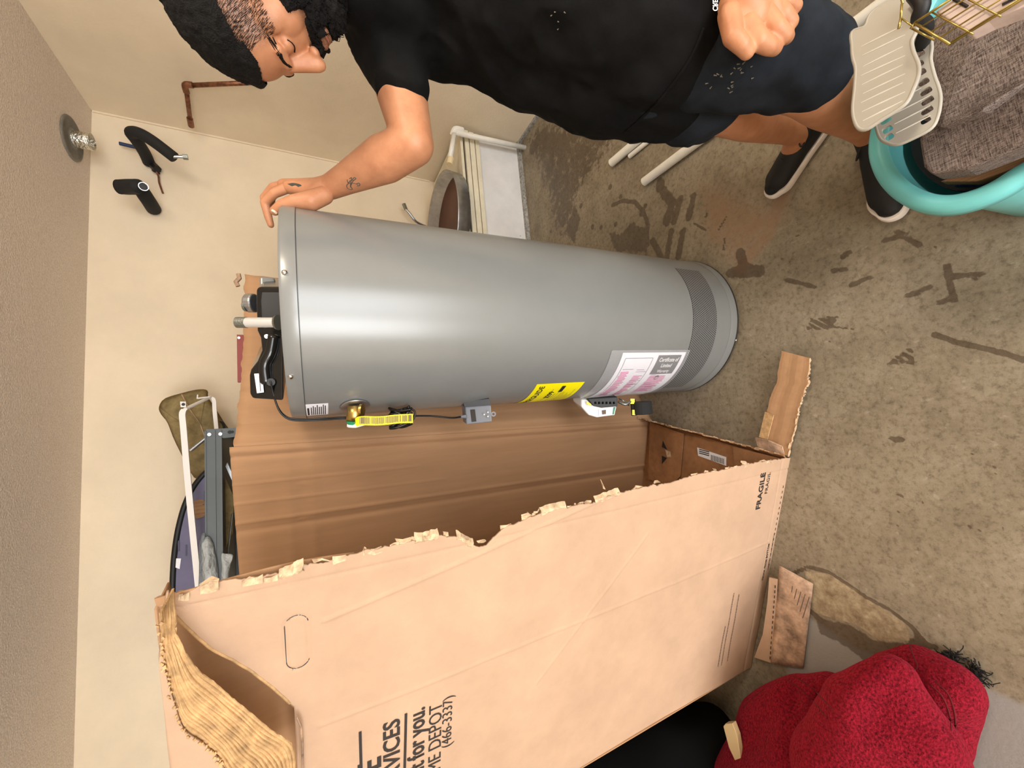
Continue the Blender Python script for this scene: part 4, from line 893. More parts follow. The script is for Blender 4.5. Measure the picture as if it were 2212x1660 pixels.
t = thing('folding_rack', ony(410, 1100, 2.34), 'white enamelled metal frame lying along the top of the shelving unit', 'frame')
yw = 2.34
def ribbon(pts, wv, m, name, parent, th=0.004):
    wv = V(wv); return MB().grid([[p - wv / 2 for p in pts], [p + wv / 2 for p in pts]]).build(name, m, parent, solid=th)
ribbon(spline([ony(399, 884, yw), ony(394, 895, yw), ony(397, 930, yw), ony(408, 1060, yw), ony(432, 1300, yw), ony(446, 1440, yw), ony(455, 1530, yw)], 5), (ony(407, 1000, yw) - ony(393, 1001, yw)), M['wframe'], 'frame_upright', t, 0.010)
MB().tube([ony(400, 884, yw), ony(430, 870, yw + .1), ony(455, 858, yw + 0.2)], 0.008, 8).build('frame_bar', M['wframe'], t)
ribbon(spline([ony(455, 858, yw + .2), ony(462, 864, yw + .2), ony(464, 890, yw + .2), ony(468, 930, yw + .2), ony(472, 980, yw + .2)], 5), (ony(468, 900, yw + .2) - ony(459, 900, yw + .2)), M['wframe'], 'frame_upright', t, 0.01)
MB().prism([ony(x, y, yw - .01) for x, y in ((389, 868), (401, 868), (402, 880), (390, 880))], (0, 0.003, 0)).build('hanging_tab', M['wframe'], t)
MB().tube([ony(396, 874, yw - .014), ony(396, 874, yw - .011)], 0.007, 10).build('keyhole', M['black'], t)
MB().tube([ony(426, 862, yw + .12), ony(427, 853, yw + .12)], 0.003, 6).tube([ony(427, 861, yw + .12), ony(452, 858, yw + .14)], 0.004, 6).build('wire_hook', M['wframe'], t)
MB().tube([ony(411, 974, yw), ony(446, 946, yw)], 0.008, 10).build('brace_tube', M['alu'], t)

t = thing('oval_sunshade', ony(430, 1300, 2.5), 'purple grey oval panel with a black rim standing on the shelf behind the white frame', 'folding panel')
yo = 2.50
ov = [(480, 1000), (446, 1020), (420, 1050), (400, 1090), (386, 1140), (378, 1190), (374, 1240), (373, 1300), (378, 1380), (392, 1450), (420, 1500), (480, 1520)]
pv = spline([ony(x, y, yo) for x, y in ov], 6)
pv = [p for p in pv if p.z > ST] 
pv = [V((pv[0].x, yo, ST))] + pv + [V((pv[-1].x, yo, ST))]
cx = V((sum(p.x for p in pv) / len(pv), yo, ST))
MB().grid([[cx.lerp(p, k) for p in pv] for k in (0.02, 0.5, 1.0)]).build('fabric_disc', M['lilac'], t, solid=0.006)
MB().tube(pv, 0.013, 8, False).build('black_rim', M['black'], t, smooth=True)
MB().prism([ony(x, y, yo - .008) for x, y in ((378, 1207), (391, 1207), (388, 1230), (377, 1226))], (0, 0.002, 0)).build('care_tag', M['paper'], t)
MB().lathe([(0.0005, 0), (0.045, 0)], ony(429, 1100, yo - .012), (0.2, -1, 0), 24).build('printed_disc', M['brownwood'], t)
for x, y in ((442, 1072), (440, 1100), (386, 1180), (402, 1190)): MB().box(ony(x, y, yo - .008), (0.05, 0.002, 0.006)).build('faint_print', M['lilacd'], t)

def crump(out, yy, m, name, amp=0.05, parent=None):
    P0 = [ony(x, y, yy) for x, y in out]; c = sum(P0, V((0, 0, 0))) / len(P0); P0 = spline(P0, 4, True); P = []
    for j in range(9):
        P.append([(lambda q: q + V((0, -amp * (1 - (j / 8) ** 2) * (0.7 + 0.9 * noise.noise(q * 18)), 0)))(c.lerp(p, j / 8)) for p in P0 + [P0[0]]])
    return MB().grid(P).build(name, m, parent, smooth=True, solid=.001)
t = thing('plastic_wrap', ony(455, 1240, 2.26), 'crumpled milky plastic film hanging over the shelving beam', 'plastic film')
crump([(434, 1180), (440, 1165), (450, 1160), (460, 1175), (468, 1210), (472, 1250), (474, 1320), (440, 1330), (434, 1260)], 2.262, M['film'], 'film_sheet', 0.05, t)
crump([(432, 1165), (444, 1155), (440, 1210), (440, 1260), (444, 1320), (428, 1330), (430, 1240)], 2.265, M['filmgrey'], 'film_fold', 0.03, t)
t = thing('white_plastic_bag', ony(493, 1240, 2.262), 'small crumpled white plastic bag hanging below the shelving beam', 'bag')
crump([(478, 1197), (486, 1197), (503, 1200), (497, 1225), (492, 1260), (488, 1290), (478, 1285), (478, 1230)], 2.262, M['film'], 'bag_film', 0.02, t)
t = thing('black_screen', (-0.3, 2.45, 1.30), 'stack of dark framed screens standing on the middle shelf', 'screen')
MB().box((-0.35, 2.50, 1.545), (0.80, 0.03, 0.44)).build('screen_panel', M['black'], t)
MB().prism([ony(x, y, 2.40) for x, y in ((487, 1008), (491, 1000), (512, 1048), (512, 1062))], (0, 0.015, 0)).build('clear_edge', M['alu'], t)
MB().prism([ony(x, y, 2.42) for x, y in ((486, 1030), (505, 1075), (503, 1150), (486, 1190))], (0, 0.01, 0)).build('khaki_cloth', M['khaki'], t)
MB().tube([ony(502, 1110, 2.36), ony(492, 1200, 2.36)], 0.004, 8).build('thin_rod', M['zinc'], t)
t = thing('red_metal_panel', (0.6, 2.24, 0.0), 'narrow red metal edge standing behind the carton flap', 'panel')
MB().box((ony(518, 775, 2.24).x, 2.24, ony(513, 775, 2.24).z / 2), (abs(ony(512, 724, 2.24).x - ony(514, 826, 2.24).x), 0.02, ony(513, 775, 2.24).z)).build('red_sheet', M['redm'], t)
MB().tube([ony(516, 730, 2.229), ony(516, 730, 2.224)], 0.006, 8).build('screw', M['chrome'], t)

# ------------------------------------------------------------------ laundry basket and what lies in it
RZ = 0.42
bk = thing('laundry_basket', (0.58, 0.06, 0), 'aqua plastic laundry basket in front of the man\'s feet', 'basket')
rimpx = [(1905, 310), (1912, 345), (1930, 378), (1962, 408), (2005, 427), (2050, 431), (2100, 420), (2150, 398), (2212, 360)]
rim = [onz(x, y, RZ) for x, y in rimpx]
c1 = rim[0]; rim_full = spline([onz(2035, -40, RZ), onz(1985, 60, RZ), onz(1935, 190, RZ), onz(1912, 260, RZ)] + rim + [V((0.345, 0.05, RZ)), V((0.37, -0.08, RZ)), V((0.44, -0.12, RZ)), V((0.70, -0.12, RZ)), V((0.82, -0.08, RZ)), V((0.84, 0.02, RZ))], 6, True)
cR = sum(rim_full, V()) / len(rim_full)
# rolled rim: rounded L profile
prof = [(-0.008, -0.004), (-0.002, 0.004), (0.008, 0.006), (0.018, 0.003), (0.023, -0.006), (0.024, -0.022), (0.021, -0.022), (0.018, -0.008), (0.006, -0.002), (-0.004, -0.012)]
P = []; nF = len(rim_full)
for i in range(nF + 1):
    p = rim_full[i % nF]; tn = (rim_full[(i + 1) % nF] - rim_full[i - 1]).normalized(); outw = tn.cross(V((0, 0, 1)))
    if outw.dot(p - cR) < 0: outw = -outw
    P.append([p + outw * a + V((0, 0, b)) for a, b in prof + [prof[0]]])
MB().grid(P).build('basket_rim', M['teal'], bk, smooth=True)
P = []
for j, (zf, sc) in enumerate(((0.0, 0.80), (0.5, 0.9), (0.93, 0.98), (0.985, 0.985))):
    P.append([V(((cR.x + (p.x - cR.x) * sc), (cR.y + (p.y - cR.y) * sc), 0.004 + zf * RZ)) for p in rim_full + [rim_full[0]]])
MB().grid(P).build('basket_wall', M['teal'], bk, smooth=True, solid=0.003)
MB().add([V((cR.x + (p.x - cR.x) * 0.8, cR.y + (p.y - cR.y) * 0.8, 0.005)) for p in rim_full], [tuple(range(nF))]).build('basket_floor', M['teal'], bk)
for k in range(7):
    a = onz(2140 + k * 11, 404 - k * 4, RZ - 0.03); b = onz(2160 + k * 14, 410 - k * 3, RZ - 0.05); MB().tube([a, b], 0.0018, 5).build('vent_slat', M['teal'], bk)
def slab(name, quad, z, th, m, label, cat, rr=0.01, tilt=None):
    pts = [onz(x, y, zz) for (x, y), zz in zip(quad, z if isinstance(z, (list, tuple)) else [z] * len(quad))]
    t = thing(name, pts[0] - V((0, 0, th)), label, cat)
    n = (pts[1] - pts[0]).cross(pts[-1] - pts[0]).normalized()
    if n.z > 0: n = -n
    MB().prism(pts, n * th).build('panel_body', M[m], t, bevel=rr); return t
# woven storage boxes (stacked, folded flat)
slab('storage_box', [(1995, 360), (1985, 300), (2040, 215), (2330, 20), (2400, 240), (2090, 366), (2012, 376)], [.47, .47, .48, .50, .49, .47, .47], 0.05, 'linen', 'grey woven fabric storage box nearest the basket rim', 'storage box', 0.004)
slab('storage_box', [(1900, 130), (2150, -60), (2330, -60), (2330, 105), (2120, 240), (2030, 275), (1950, 240)], [.44, .47, .48, .49, .50, .495, .46], 0.035, 'linen', 'grey woven fabric storage box lying under the gold wire rack', 'storage box', 0.004)
slab('fluted_board', [(2030, 392), (2080, 372), (2400, 230), (2400, 290), (2110, 392)], 0.408, 0.03, 'brownwood', 'brown fluted board wedged inside the basket rim', 'board', 0.002)
slab('blue_packet', [(2055, 402), (2200, 352), (2400, 280), (2400, 330), (2120, 400)], 0.375, 0.02, 'bluefoil', 'shiny dark blue packet inside the aqua basket', 'packet', 0.004)
t = thing('black_lining', (0.55, 0.1, 0.3), 'black fabric under the storage boxes inside the basket', 'fabric')
MB().prism([V((cR.x + (p.x - cR.x) * 0.86, cR.y + (p.y - cR.y) * 0.86, 0.34)) for p in rim_full[::3]], V((0, 0, 0.012))).build('folded_cloth', M['black'], t)
# two grey plastic boards
def board(outpx, z, th, slots, name, label, ribs):
    zf = z
    pts = spline([onz(x, y, zf(x, y)) for x, y in outpx], 5, True); t = thing(name, pts[0], label, 'plastic board')
    bm = bmesh.new(); vs = [bm.verts.new(p) for p in pts]; edges = [bm.edges.new((vs[i], vs[(i + 1) % len(vs)])) for i in range(len(vs))]
    for sl in slots:
        q = [onz(x, y, zf(x, y)) for x, y in sl]; q = spline(q, 2, True); sv = [bm.verts.new(p) for p in q]; edges += [bm.edges.new((sv[i], sv[(i + 1) % len(sv)])) for i in range(len(sv))]
    bmesh.ops.triangle_fill(bm, use_beauty=True, use_dissolve=False, edges=edges)
    me = D.meshes.new(name); bmesh.ops.recalc_face_normals(bm, faces=bm.faces); bm.to_mesh(me); bm.free()
    o = link('board_plate', me, M['greypl'], t); md = o.modifiers.new('s', 'SOLIDIFY'); md.thickness = th; md.offset = 0
    MB().tube(pts + [pts[0]], th * 0.62, 8, False).build('moulded_edge', M['greypl'], t, smooth=True)
    for a, b in ribs:
        A_, B_ = onz(*a, zf(*a) + th * .55), onz(*b, zf(*b) + th * .55); MB().tube([A_, A_.lerp(B_, .5), B_], [0.0006, 0.0013, 0.0006], 6).build('raised_rib', M['greyedge'], t)
    return t
zA = lambda x, y: 0.600 + 0.00012 * (y - 150)
zB = lambda x, y: 0.535 + 0.0001 * (y - 150)
def slot(cx_, cy_, L_, a=-28, wd=6):
    ca, sa = math.cos(math.radians(a)), math.sin(math.radians(a)); h = L_ / 2
    return [(cx_ + ca * u - sa * v, cy_ + sa * u + ca * v) for u, v in ((-h, -wd * .5), (-h + 4, -wd), (h - 4, -wd), (h, -wd * .3), (h, wd * .6), (h - 4, wd), (-h + 4, wd), (-h, wd * .5))]
slotsB = [slot(1990 + d, 95 + 20.5 * k, 26, -30) for k, d in enumerate((2, 0, -3, 1, 4, 8, 11, 12, 11))] 
slotsB = [slot(x, y, L_, -30) for x, y, L_ in ((1988, 95, 24), (1987, 118, 24), (1986, 140, 22), (1990, 158, 24), (1996, 179, 26), (2001, 199, 28), (2004, 219, 30), (2003, 240, 29), (2000, 261, 24), (1914, 261, 26), (1918, 281, 24), (1922, 297, 20))]
board([(1893, 268), (1895, 230), (1910, 160), (1930, 100), (1975, 60), (2005, 75), (2012, 100), (2010, 130), (2018, 165), (2027, 190), (2031, 215), (2026, 250), (2012, 277), (1975, 298), (1940, 312), (1918, 309), (1902, 298)], zB, 0.0045, slotsB, 'slotted_board', 'light grey wavy board with rows of slots, under the ribbed one', [((1930, 247), (2010, 206)), ((1932, 268), (2010, 228)), ((1935, 288), (2010, 250)), ((1925, 225), (1990, 190))])
board([(1841, 100), (1841, 70), (1868, 58), (1878, 35), (1900, 15), (1950, -10), (1975, 10), (1980, 45), (1978, 70), (1969, 90), (1972, 112), (1983, 140), (1983, 165), (1972, 195), (1958, 222), (1935, 240), (1900, 262), (1870, 280), (1852, 273), (1843, 240), (1847, 190), (1849, 150), (1843, 125)], zA, 0.005, [], 'ribbed_board', 'light grey wavy board with raised ribs lying on top in the basket', [((1860 + (k % 3) * 2, 105 + 19.5 * k - (4 if k < 2 else 0)), (1950 + (k % 2) * 5, 62 + 19.5 * k - (6 if k < 2 else 0))) for k in range(9)])
# gold wire rack with a pale box on it
gr = thing('wire_rack', onz(1975, 50, .66), 'gold wire rack lying upside down on the basket', 'rack')
zg = 0.665
def gw_(a, b, r=0.0016, za=0, zb=0): return MB().tube([onz(*a, zg + za), onz(*b, zg + zb)], r, 6).build('wire', M['gold'], gr, smooth=True)
gw_((1975, 50), (2075, -16), 0.0017); gw_((1975, 50), (2052, 96), 0.0017); gw_((1967, 60), (2018, 86), 0.0013, -.004, -.004)
gw_((1968, 62), (1975, 50), 0.0013)
for k in range(4): a = (1988 + 20 * k, 59 + 12 * k); gw_(a, (a[0] + 250, a[1] - 158), 0.0010)
gw_((2052, 96), (2400, -120), 0.0013)
for k in range(3): a = (2012 + 60 * k, 26 - 38 * k); gw_(a, (a[0] + 90, a[1] + 48), 0.0010)
gw_((1948, 8), (1946, 40), 0.0016); gw_((1946, 40), (1941, 62), 0.0017); gw_((1948, 40), (1970, 56), 0.001)
gw_((1942, -20), (1950, 8), 0.0015)
t = thing('pale_carton', onz(2020, 25, .60), 'pale pink cardboard box held inside the gold wire rack', 'box')
MB().prism([onz(x, y, 0.66) for x, y in ((2020, 25), (2110, -40), (2300, -120), (2330, -30), (2135, 45), (2090, 68))], V((0, 0, -0.03))).build('box_body', M['boxpink'], t, bevel=0.002)
for a, b in (((2060, -2), (2090, 14)), ((2165, 10), (2200, -8))): MB().tube([onz(*a, .6612), onz(*b, .6612)], 0.0016, 5).build('dark_marking', M['ink'], t)
t = thing('black_strap', onz(1985, 30, .6), 'black strap hanging beside the wire rack', 'strap')
MB().tube(spline([onz(1975, -15, .60), onz(1992, 10, .6), onz(1985, 40, .59), onz(2000, 60, .56), onz(1990, 100, .53)], 5), 0.010, 8).build('strap_band', M['black'], t, smooth=True)

# ------------------------------------------------------------------ red fleece, black mass, beige corner, fuzz
gm = thing('red_fleece', onz(1900, 1600), 'crumpled red fleece garment heaped in front of the carton', 'garment')
def S(x, y, r, z=None): return (onz(x, y, z or r * .95), r)
def fold(links, dents, seed, vox=.008):
    pr = [('c', a[0], a[1], b[0], b[1]) for a, b in links]; me = blob_bm(pr, vox, 10)
    dn = [([onz(x, y, z) for x, y, z in pts], wd, dp) for pts, wd, dp in dents]
    def fn(p, n):
        d = 0.020 * noise.noise(p * 5 + V((seed, 0, 0))) - .004
        for pts, wd, dp in dn:
            for a, b in zip(pts[:-1], pts[1:]):
                ab = b - a; t_ = max(0, min(1, (p - a).dot(ab) / ab.length_squared)); dd_ = (p - a - ab * t_).length
                d -= dp * math.exp(-(dd_ / wd) ** 2)
        return d
    displace(me, fn)
    for v in me.vertices: v.co.z = max(.002, v.co.z)
    link('fleece_fold', me, M['red'], gm, True); return me
A1, A2, A3, A4 = S(1748, 1525, .085), S(1665, 1585, .10), S(1620, 1690, .12), S(1740, 1720, .15)
mA = fold([(A1, A2), (A2, A3), (A3, A4), (A1, A4), (S(1800, 1505, .065), A1)], [(((1700, 1500, .15), (1720, 1560, .22), (1700, 1640, .24)), .035, .035), (((1780, 1520, .12), (1820, 1570, .18)), .03, .03)], 1)
mB = fold([(S(1985, 1445, .055), S(2048, 1492, .066, .08)), (S(2048, 1492, .066, .08), S(2050, 1530, .06)), (S(2050, 1530, .06), S(2010, 1580, .08)), (S(1985, 1445, .055), S(2010, 1580, .08)), (S(1985, 1445, .055), S(1930, 1450, .05))], [(((2030, 1470, .12), (2055, 1530, .12)), .012, .008)], 5)
C1, C2, C3, C4, C5 = S(1938, 1462, .055, .16), S(1880, 1560, .10, .20), S(1960, 1590, .10, .18), S(1860, 1690, .15, .20), S(1975, 1700, .12, .17)
mC = fold([(C1, C2), (C1, C3), (C2, C4), (C3, C5), (C4, C5), (C2, C3)], [(((1945, 1450, .25), (1890, 1530, .30), (1850, 1590, .34)), .040, .050), (((1990, 1560, .25), (1960, 1640, .3)), .03, .012), (((1780, 1600, .2), (1800, 1690, .3)), .03, .02)], 9)
gme = join_meshes([mA, mB, mC])
gb = BVHTree.FromPolygons([v.co.copy() for v in gme.vertices], [tuple(p.vertices) for p in gme.polygons])
def drape(pts, bvh, lift=0.001):
    out = []
    for x, y in pts:
        d = ray(x, y).normalized(); h = bvh.ray_cast(CAM, d)
        if h[0] is not None: out.append(h[0] - d * lift)
    return out
for pts in (((2010, 1480), (2035, 1505), (2050, 1540), (2055, 1580)), ((2020, 1474), (2048, 1500), (2062, 1540), (2064, 1575)), ((1965, 1395), (1972, 1415), (1982, 1440), (1975, 1448)), ((1700, 1470), (1730, 1490), (1760, 1520), (1785, 1550)), ((1715, 1462), (1745, 1480), (1775, 1508), (1800, 1535)), ((1605, 1530), (1625, 1510), (1650, 1490))):
    q = drape([tuple(v)[:2] for v in spline([V((a, b, 0)) for a, b in pts], 5)], gb, 0.0)
    if len(q) > 3: MB().tube(q, 0.0016, 6).build('stitched_seam', M['redseam'], gm, smooth=True)
bb = thing('black_mass', (-1.4, 1.4, 0), 'large black mass left of the carton', 'bag')  # rounded black lump standing left of the carton
me = blob_bm([('c', V((-1.36, 1.28, .22)), .22, V((-1.40, 1.75, .45)), .30), ('c', V((-1.24, 1.16, .11)), .11, V((-1.36, 1.30, .25)), .23), ('c', V((-1.45, 1.75, .5)), .35, V((-1.5, 1.9, .2)), .35), ('c', V((-1.42, 1.30, .3)), .24, V((-1.5, 1.5, .65)), .22)], 0.014, 10)
displace(me, lambda p, n: 0.03 * noise.noise(p * 6))
for v in me.vertices: v.co.z = max(v.co.z, 0.001)
link('mass_body', me, M['blackcloth'], bb, True)
t = thing('beige_tray', onz(1580, 1580, .22), 'beige plastic corner poking out beside the red fleece', 'tray')
MB().prism([onz(x, y, .21) for x, y in ((1562, 1570), (1567, 1564), (1582, 1563), (1592, 1590), (1600, 1640), (1590, 1650), (1574, 1615))], V((0, 0, -0.02))).build('tray_body', M['beige'], t, bevel=0.002)
t = thing('black_fuzz_clump', onz(2110, 1470), 'frayed clump of black fibres on the floor beside the red fleece', 'fibre clump')
mb = MB(); rf = random.Random(5)
for k in range(200):
    s0 = rf.choice((0, 0, 0, 1)); cx_, cy_ = ((2105 + rf.gauss(0, 10), 1462 + rf.gauss(0, 12)) if s0 == 0 else (2055 + rf.gauss(0, 7), 1418 + rf.gauss(0, 5)))
    a = onz(cx_, cy_, 0.004 + 0.012 * rf.random()); d = V((rf.gauss(0, .008), rf.gauss(0, .008), rf.gauss(0, .004))); p3 = [a, a + d, a + d + V((rf.gauss(0, .006), rf.gauss(0, .006), 0))]
    for p in p3: p.z = max(p.z, 0.002)
    mb.tube(p3, 0.0011, 4)
o = mb.build('fibres', M['fuzz'], t); o['kind'] = 'stuff'

# ------------------------------------------------------------------ the man
man = thing('person', (0.75, 0.5, 0), 'man in black T-shirt and black shorts bending over and steadying the grey water heater', 'person')
def cap(a, ra, b, rb_): return ('c', a, ra, b, rb_)
# joints
shR = at(840, 80, .92); elR = at(893, 312, .905); wrR = at(712, 405, 0.985)
hipL = at(1440, 90, .80); hipR = at(1400, 190, .90)
knL = at(1745, 190, .83); anL = V((.675, .392, .105)); anR = V((.79, .545, .10)); knR = at(1560, 245, .99)
body = []
pr = [cap(shR, .064, shR.lerp(elR, .55), .058), cap(shR.lerp(elR, .45), .060, elR, .046), cap(elR, .047, elR.lerp(wrR, .33), .053), cap(elR.lerp(wrR, .33), .053, elR.lerp(wrR, .8), .035), cap(elR.lerp(wrR, .8), .035, wrR, .029)]
# right hand on the rim: thumb on the near side, fingers over the edge
k1, k2, k3, k4 = at(625, 404, .985), at(613, 401, 1.005), at(612, 403, 1.03), at(618, 408, 1.05)
pr += [cap(wrR, .029, at(670, 412, .985), .026), cap(at(690, 417, .975), .026, k1, .0165), cap(at(690, 408, .99), .026, k2, .0165), cap(at(690, 410, 1.01), .022, k3, .014), cap(at(695, 412, 1.02), .02, k4, .013)]
hand1 = blob_bm(pr, .004, 8)
fing = []
def chain(pts, rad):
    return [cap(pts[i], rad[i], pts[i + 1], rad[i + 1]) for i in range(len(pts) - 1)]
fp_ = []
fp_ += chain([at(650, 406, .985), k1, at(592, 418, .985), at(572, 438, .995), at(580, 470, 1.005), at(585, 486, 1.01)], [.0135, .0132, .0115, .0108, .0095, .0080])
fp_ += chain([at(645, 402, 1.0), k2, at(590, 405, 1.01), at(571, 428, 1.02), at(577, 462, 1.03), at(582, 478, 1.035)], [.0135, .013, .0112, .0105, .0092, .0080])
fp_ += chain([at(645, 405, 1.02), k3, at(592, 408, 1.035), at(576, 428, 1.045), at(580, 455, 1.055)], [.012, .011, .0092, .0085, .0068])
fp_ += chain([at(650, 408, 1.04), k4, at(600, 412, 1.06), at(588, 430, 1.065), at(590, 448, 1.07)], [.011, .0105, .0085, .0075, .006])
fp_ += chain([at(700, 422, .97), at(672, 434, .955), at(636, 436, .945), at(610, 444, .945), at(593, 456, .948)], [.022, .0235, .0170, .0142, .0110])
hand1f = blob_bm(fp_, .0022, 6)
# left hand hanging in front of the shorts, loosely closed
wl_ = .66
pr = [cap(at(1590, -170, .60), .045, at(1605, -60, .64), .034), cap(at(1605, -60, .64), .034, at(1612, 10, .66), .036), ('e', at(1618, 32, .665), (.040, .034, .030)), cap(at(1585, 10, .66), .025, at(1600, 60, .665), .022), cap(at(1650, 0, .66), .026, at(1668, 40, .665), .022)]
hand2 = blob_bm(pr, .004, 6)
fp_ = chain([at(1575, 30, .655), at(1583, 78, .65), at(1603, 98, .65), at(1614, 112, .655)], [.018, .0158, .0138, .0120])
fp_ += chain([at(1615, 55, .655), at(1640, 88, .65), at(1662, 100, .655), at(1674, 104, .665), at(1665, 92, .685)], [.018, .0155, .0135, .0120, .009])
fp_ += chain([at(1650, 30, .655), at(1678, 60, .65), at(1695, 76, .655), at(1700, 80, .668), at(1688, 70, .69)], [.017, .0145, .0130, .0115, .009])
fp_ += chain([at(1665, 5, .66), at(1692, 30, .655), at(1708, 48, .66), at(1710, 50, .675), at(1695, 45, .69)], [.016, .014, .0120, .0105, .008])
fp_ += chain([at(1670, -20, .665), at(1700, 2, .66), at(1718, 14, .665), at(1718, 18, .68)], [.014, .0125, .0110, .009])
hand2f = blob_bm(fp_, .0024, 3)
# legs
pr = chain([hipL, hipL.lerp(knL, .5), knL, knL.lerp(anL, .3), knL.lerp(anL, .75), anL, anL + V((-.04, .0, -.04))], [.07, .060, .054, .052, .036, .032, .03])
pr += chain([hipR, hipR.lerp(knR, .5), knR, knR.lerp(anR, .3), knR.lerp(anR, .8), anR, anR + V((-.02, .04, -.04))], [.06, .055, .050, .050, .035, .031, .03])
pr += [cap(hipL, .07, hipR, .07), cap(hipL.lerp(hipR, .5), .07, at(1050, 20, .88), .07), cap(at(1050, 20, .88), .07, shR, .045), cap(at(900, -150, .82), .05, at(900, 20, .90), .05), cap(at(900, -150, .82), .050, at(1230, -200, .64), .043), cap(at(1230, -200, .64), .043, at(1590, -170, .60), .036)]
legs = blob_bm(pr, .006, 8)
# head in its own frame: x = right of the man, y = forward, z = up
HC_ = at(552, 22, .70)
fw = V((-.69, .20, -.695)).normalized(); upv = V((-.60, .34, .72)); upv = (upv - fw * upv.dot(fw)).normalized(); rt = fw.cross(upv)
HM = Matrix((rt, fw, upv)).transposed()
HS = 1.0
hd = []
def he(c, r): hd.append(('e', V(c), r))
def hc2(a, ra, b, rb_): hd.append(('c', V(a), ra, V(b), rb_))
he((0, -.018, .040), (.077, .100, .080)); he((0, .034, .038), (.064, .054, .058)); he((0, .032, -.018), (.060, .056, .066))
he((0, .028, -.070), (.052, .056, .042)); he((0, .066, -.100), (.026, .022, .020))
for s in (-1, 1):
    he((s * .034, .050, -.024), (.030, .026, .036)); he((s * .052, .030, -.01), (.020, .036, .045)); he((s * .012, .099, -.036), (.0085, .0105, .0080)); he((s * .031, .0745, .001), (.0145, .0120, .0105))
    he((s * .079, -.008, -.012), (.007, .019, .030)); he((s * .048, .02, -.062), (.016, .03, .03)); hc2((s * .012, .087, .019), .010, (s * .040, .076, .020), .009)
hc2((0, .088, .018), .0095, (0, .112, -.028), .0125); he((0, .1135, -.032), (.0112, .0115, .0105))
hc2((0, .088, .006), .0115, (0, .104, -.03), .0135)
hc2((-.018, .088, -.064), .007, (0, .095, -.062), .0085); hc2((.018, .088, -.064), .007, (0, .095, -.062), .0085)
hc2((-.015, .086, -.075), .007, (.015, .086, -.075), .007); he((0, .088, -.075), (.014, .011, .008))
nk = HM.transposed() @ (at(850, -45, .86) - HC_); hc2((0, -.030, -.055), .054, tuple(nk * .9), .052)
head = blob_bm(hd, .0023, 8)
hverts = [v.co.copy() for v in head.vertices]; hpoly = [tuple(p.vertices) for p in head.polygons]; hnorm = [v.normal.copy() for v in head.vertices]
def hairm(p):     # 1 = full hair, fading down the side
    line = .058 + .018 * math.cos(p.x * 28) if p.y > .03 else .058
    f = (p.z - (.062 - .30 * max(0, -(p.y - .045)))) / .02
    if p.y > .045: f = (p.z - .070 + 0.25 * abs(p.x) * (p.y < .08)) / .008
    return max(0, min(1, f))
def beardm(p):
    if p.y < -.01: return 0
    a = (-.055 - p.z) / .012 - max(0, (.012 - abs(p.x)) * 0); b = 1.0
    if p.z > -.083 and p.z < -.056 and abs(p.x) < .022 and p.y > .07: return 0.0     # mouth
    must = 1.9 if (-.061 < p.z + .25 * max(0, abs(p.x) - .02) < -.044 and abs(p.x) < .038 and p.y > .062) else 0
    side = 1 if (abs(p.x) > .046 and p.z < -.03 and p.y < .055) else 0
    return max(0, min(1, max(a, side)), must)
def xf(p): return HC_ + HM @ (p * HS)
def shell(maskf, base, amp, sc, name, m, thr=0.02):
    keep = [maskf(p) for p in hverts]; idx = {}; vs = []; fs = []
    for f in hpoly:
        if max(keep[i] for i in f) > thr:
            for i in f:
                if i not in idx:
                    k = keep[i]; p = hverts[i]; d = base * k ** .6 - .001 + amp * k * noise.noise(p * sc) + amp * .6 * k * noise.noise(p * sc * 2.3)
                    idx[i] = len(vs); vs.append(xf(p + hnorm[i] * d))
            fs.append(tuple(idx[i] for i in f))
    return mesh_obj(name, vs, fs, m, man, True)
shell(lambda p: hairm(p) if (p.z > .03 and (p.z > .062 or p.y < .03)) else 0, .011, .003, 90, 'hair', M['hairm'], .35)
shell(beardm, .010, .006, 130, 'beard', M['hairm'], .3)
mb = MB(); rh = random.Random(8)
for k in range(len(hverts)):
    p = hverts[k]; bm_ = beardm(p)
    if bm_ > .6 and rh.random() < .10:
        q = p + hnorm[k] * .006; r_ = .0035; ax = V((rh.gauss(0, 1), rh.gauss(0, 1), rh.gauss(0, 1))).normalized(); u = ax.orthogonal(); v2 = ax.cross(u)
        mb.tube([xf(q + r_ * (math.cos(a_) * u + math.sin(a_) * v2) + hnorm[k] * .0015 * a_) for a_ in (0, 1, 2, 3, 4)], .0006, 4, False)
o = mb.build('beard_curls', M['hairm'], man); o['kind'] = 'stuff'
mb = MB()
for k in range(len(hverts)):
    p = hverts[k]
    if p.y < .06 and p.z > -.005 and hairm(p) < .9 and (p.y < -.02 or abs(p.x) > .05) and p.z > -.01 + .3 * max(0, p.y) and rh.random() < .55 and abs(p.x) < .078:
        t_ = V((0, -.25, -1)); t_ = (t_ - hnorm[k] * t_.dot(hnorm[k])).normalized(); q = p + hnorm[k] * .0003
        mb.tube([xf(q), xf(q + t_ * .005 + hnorm[k] * .0006)], .00028, 3, False)
o = mb.build('faded_side_hair', M['hairm'], man); o['kind'] = 'stuff'
hb = BVHTree.FromPolygons(hverts, hpoly)
def face_line(pts, r, m, name, lift=.0005):
    out = []
    for x, z in pts:
        h = hb.ray_cast(V((x, .3, z)), V((0, -1, 0)))
        if h[0] is not None: out.append(xf(h[0] + h[1] * lift))
    if len(out) > 1: MB().tube(out, r if not isinstance(r, list) else r[:len(out)], 6).build(name, m, man, smooth=True)
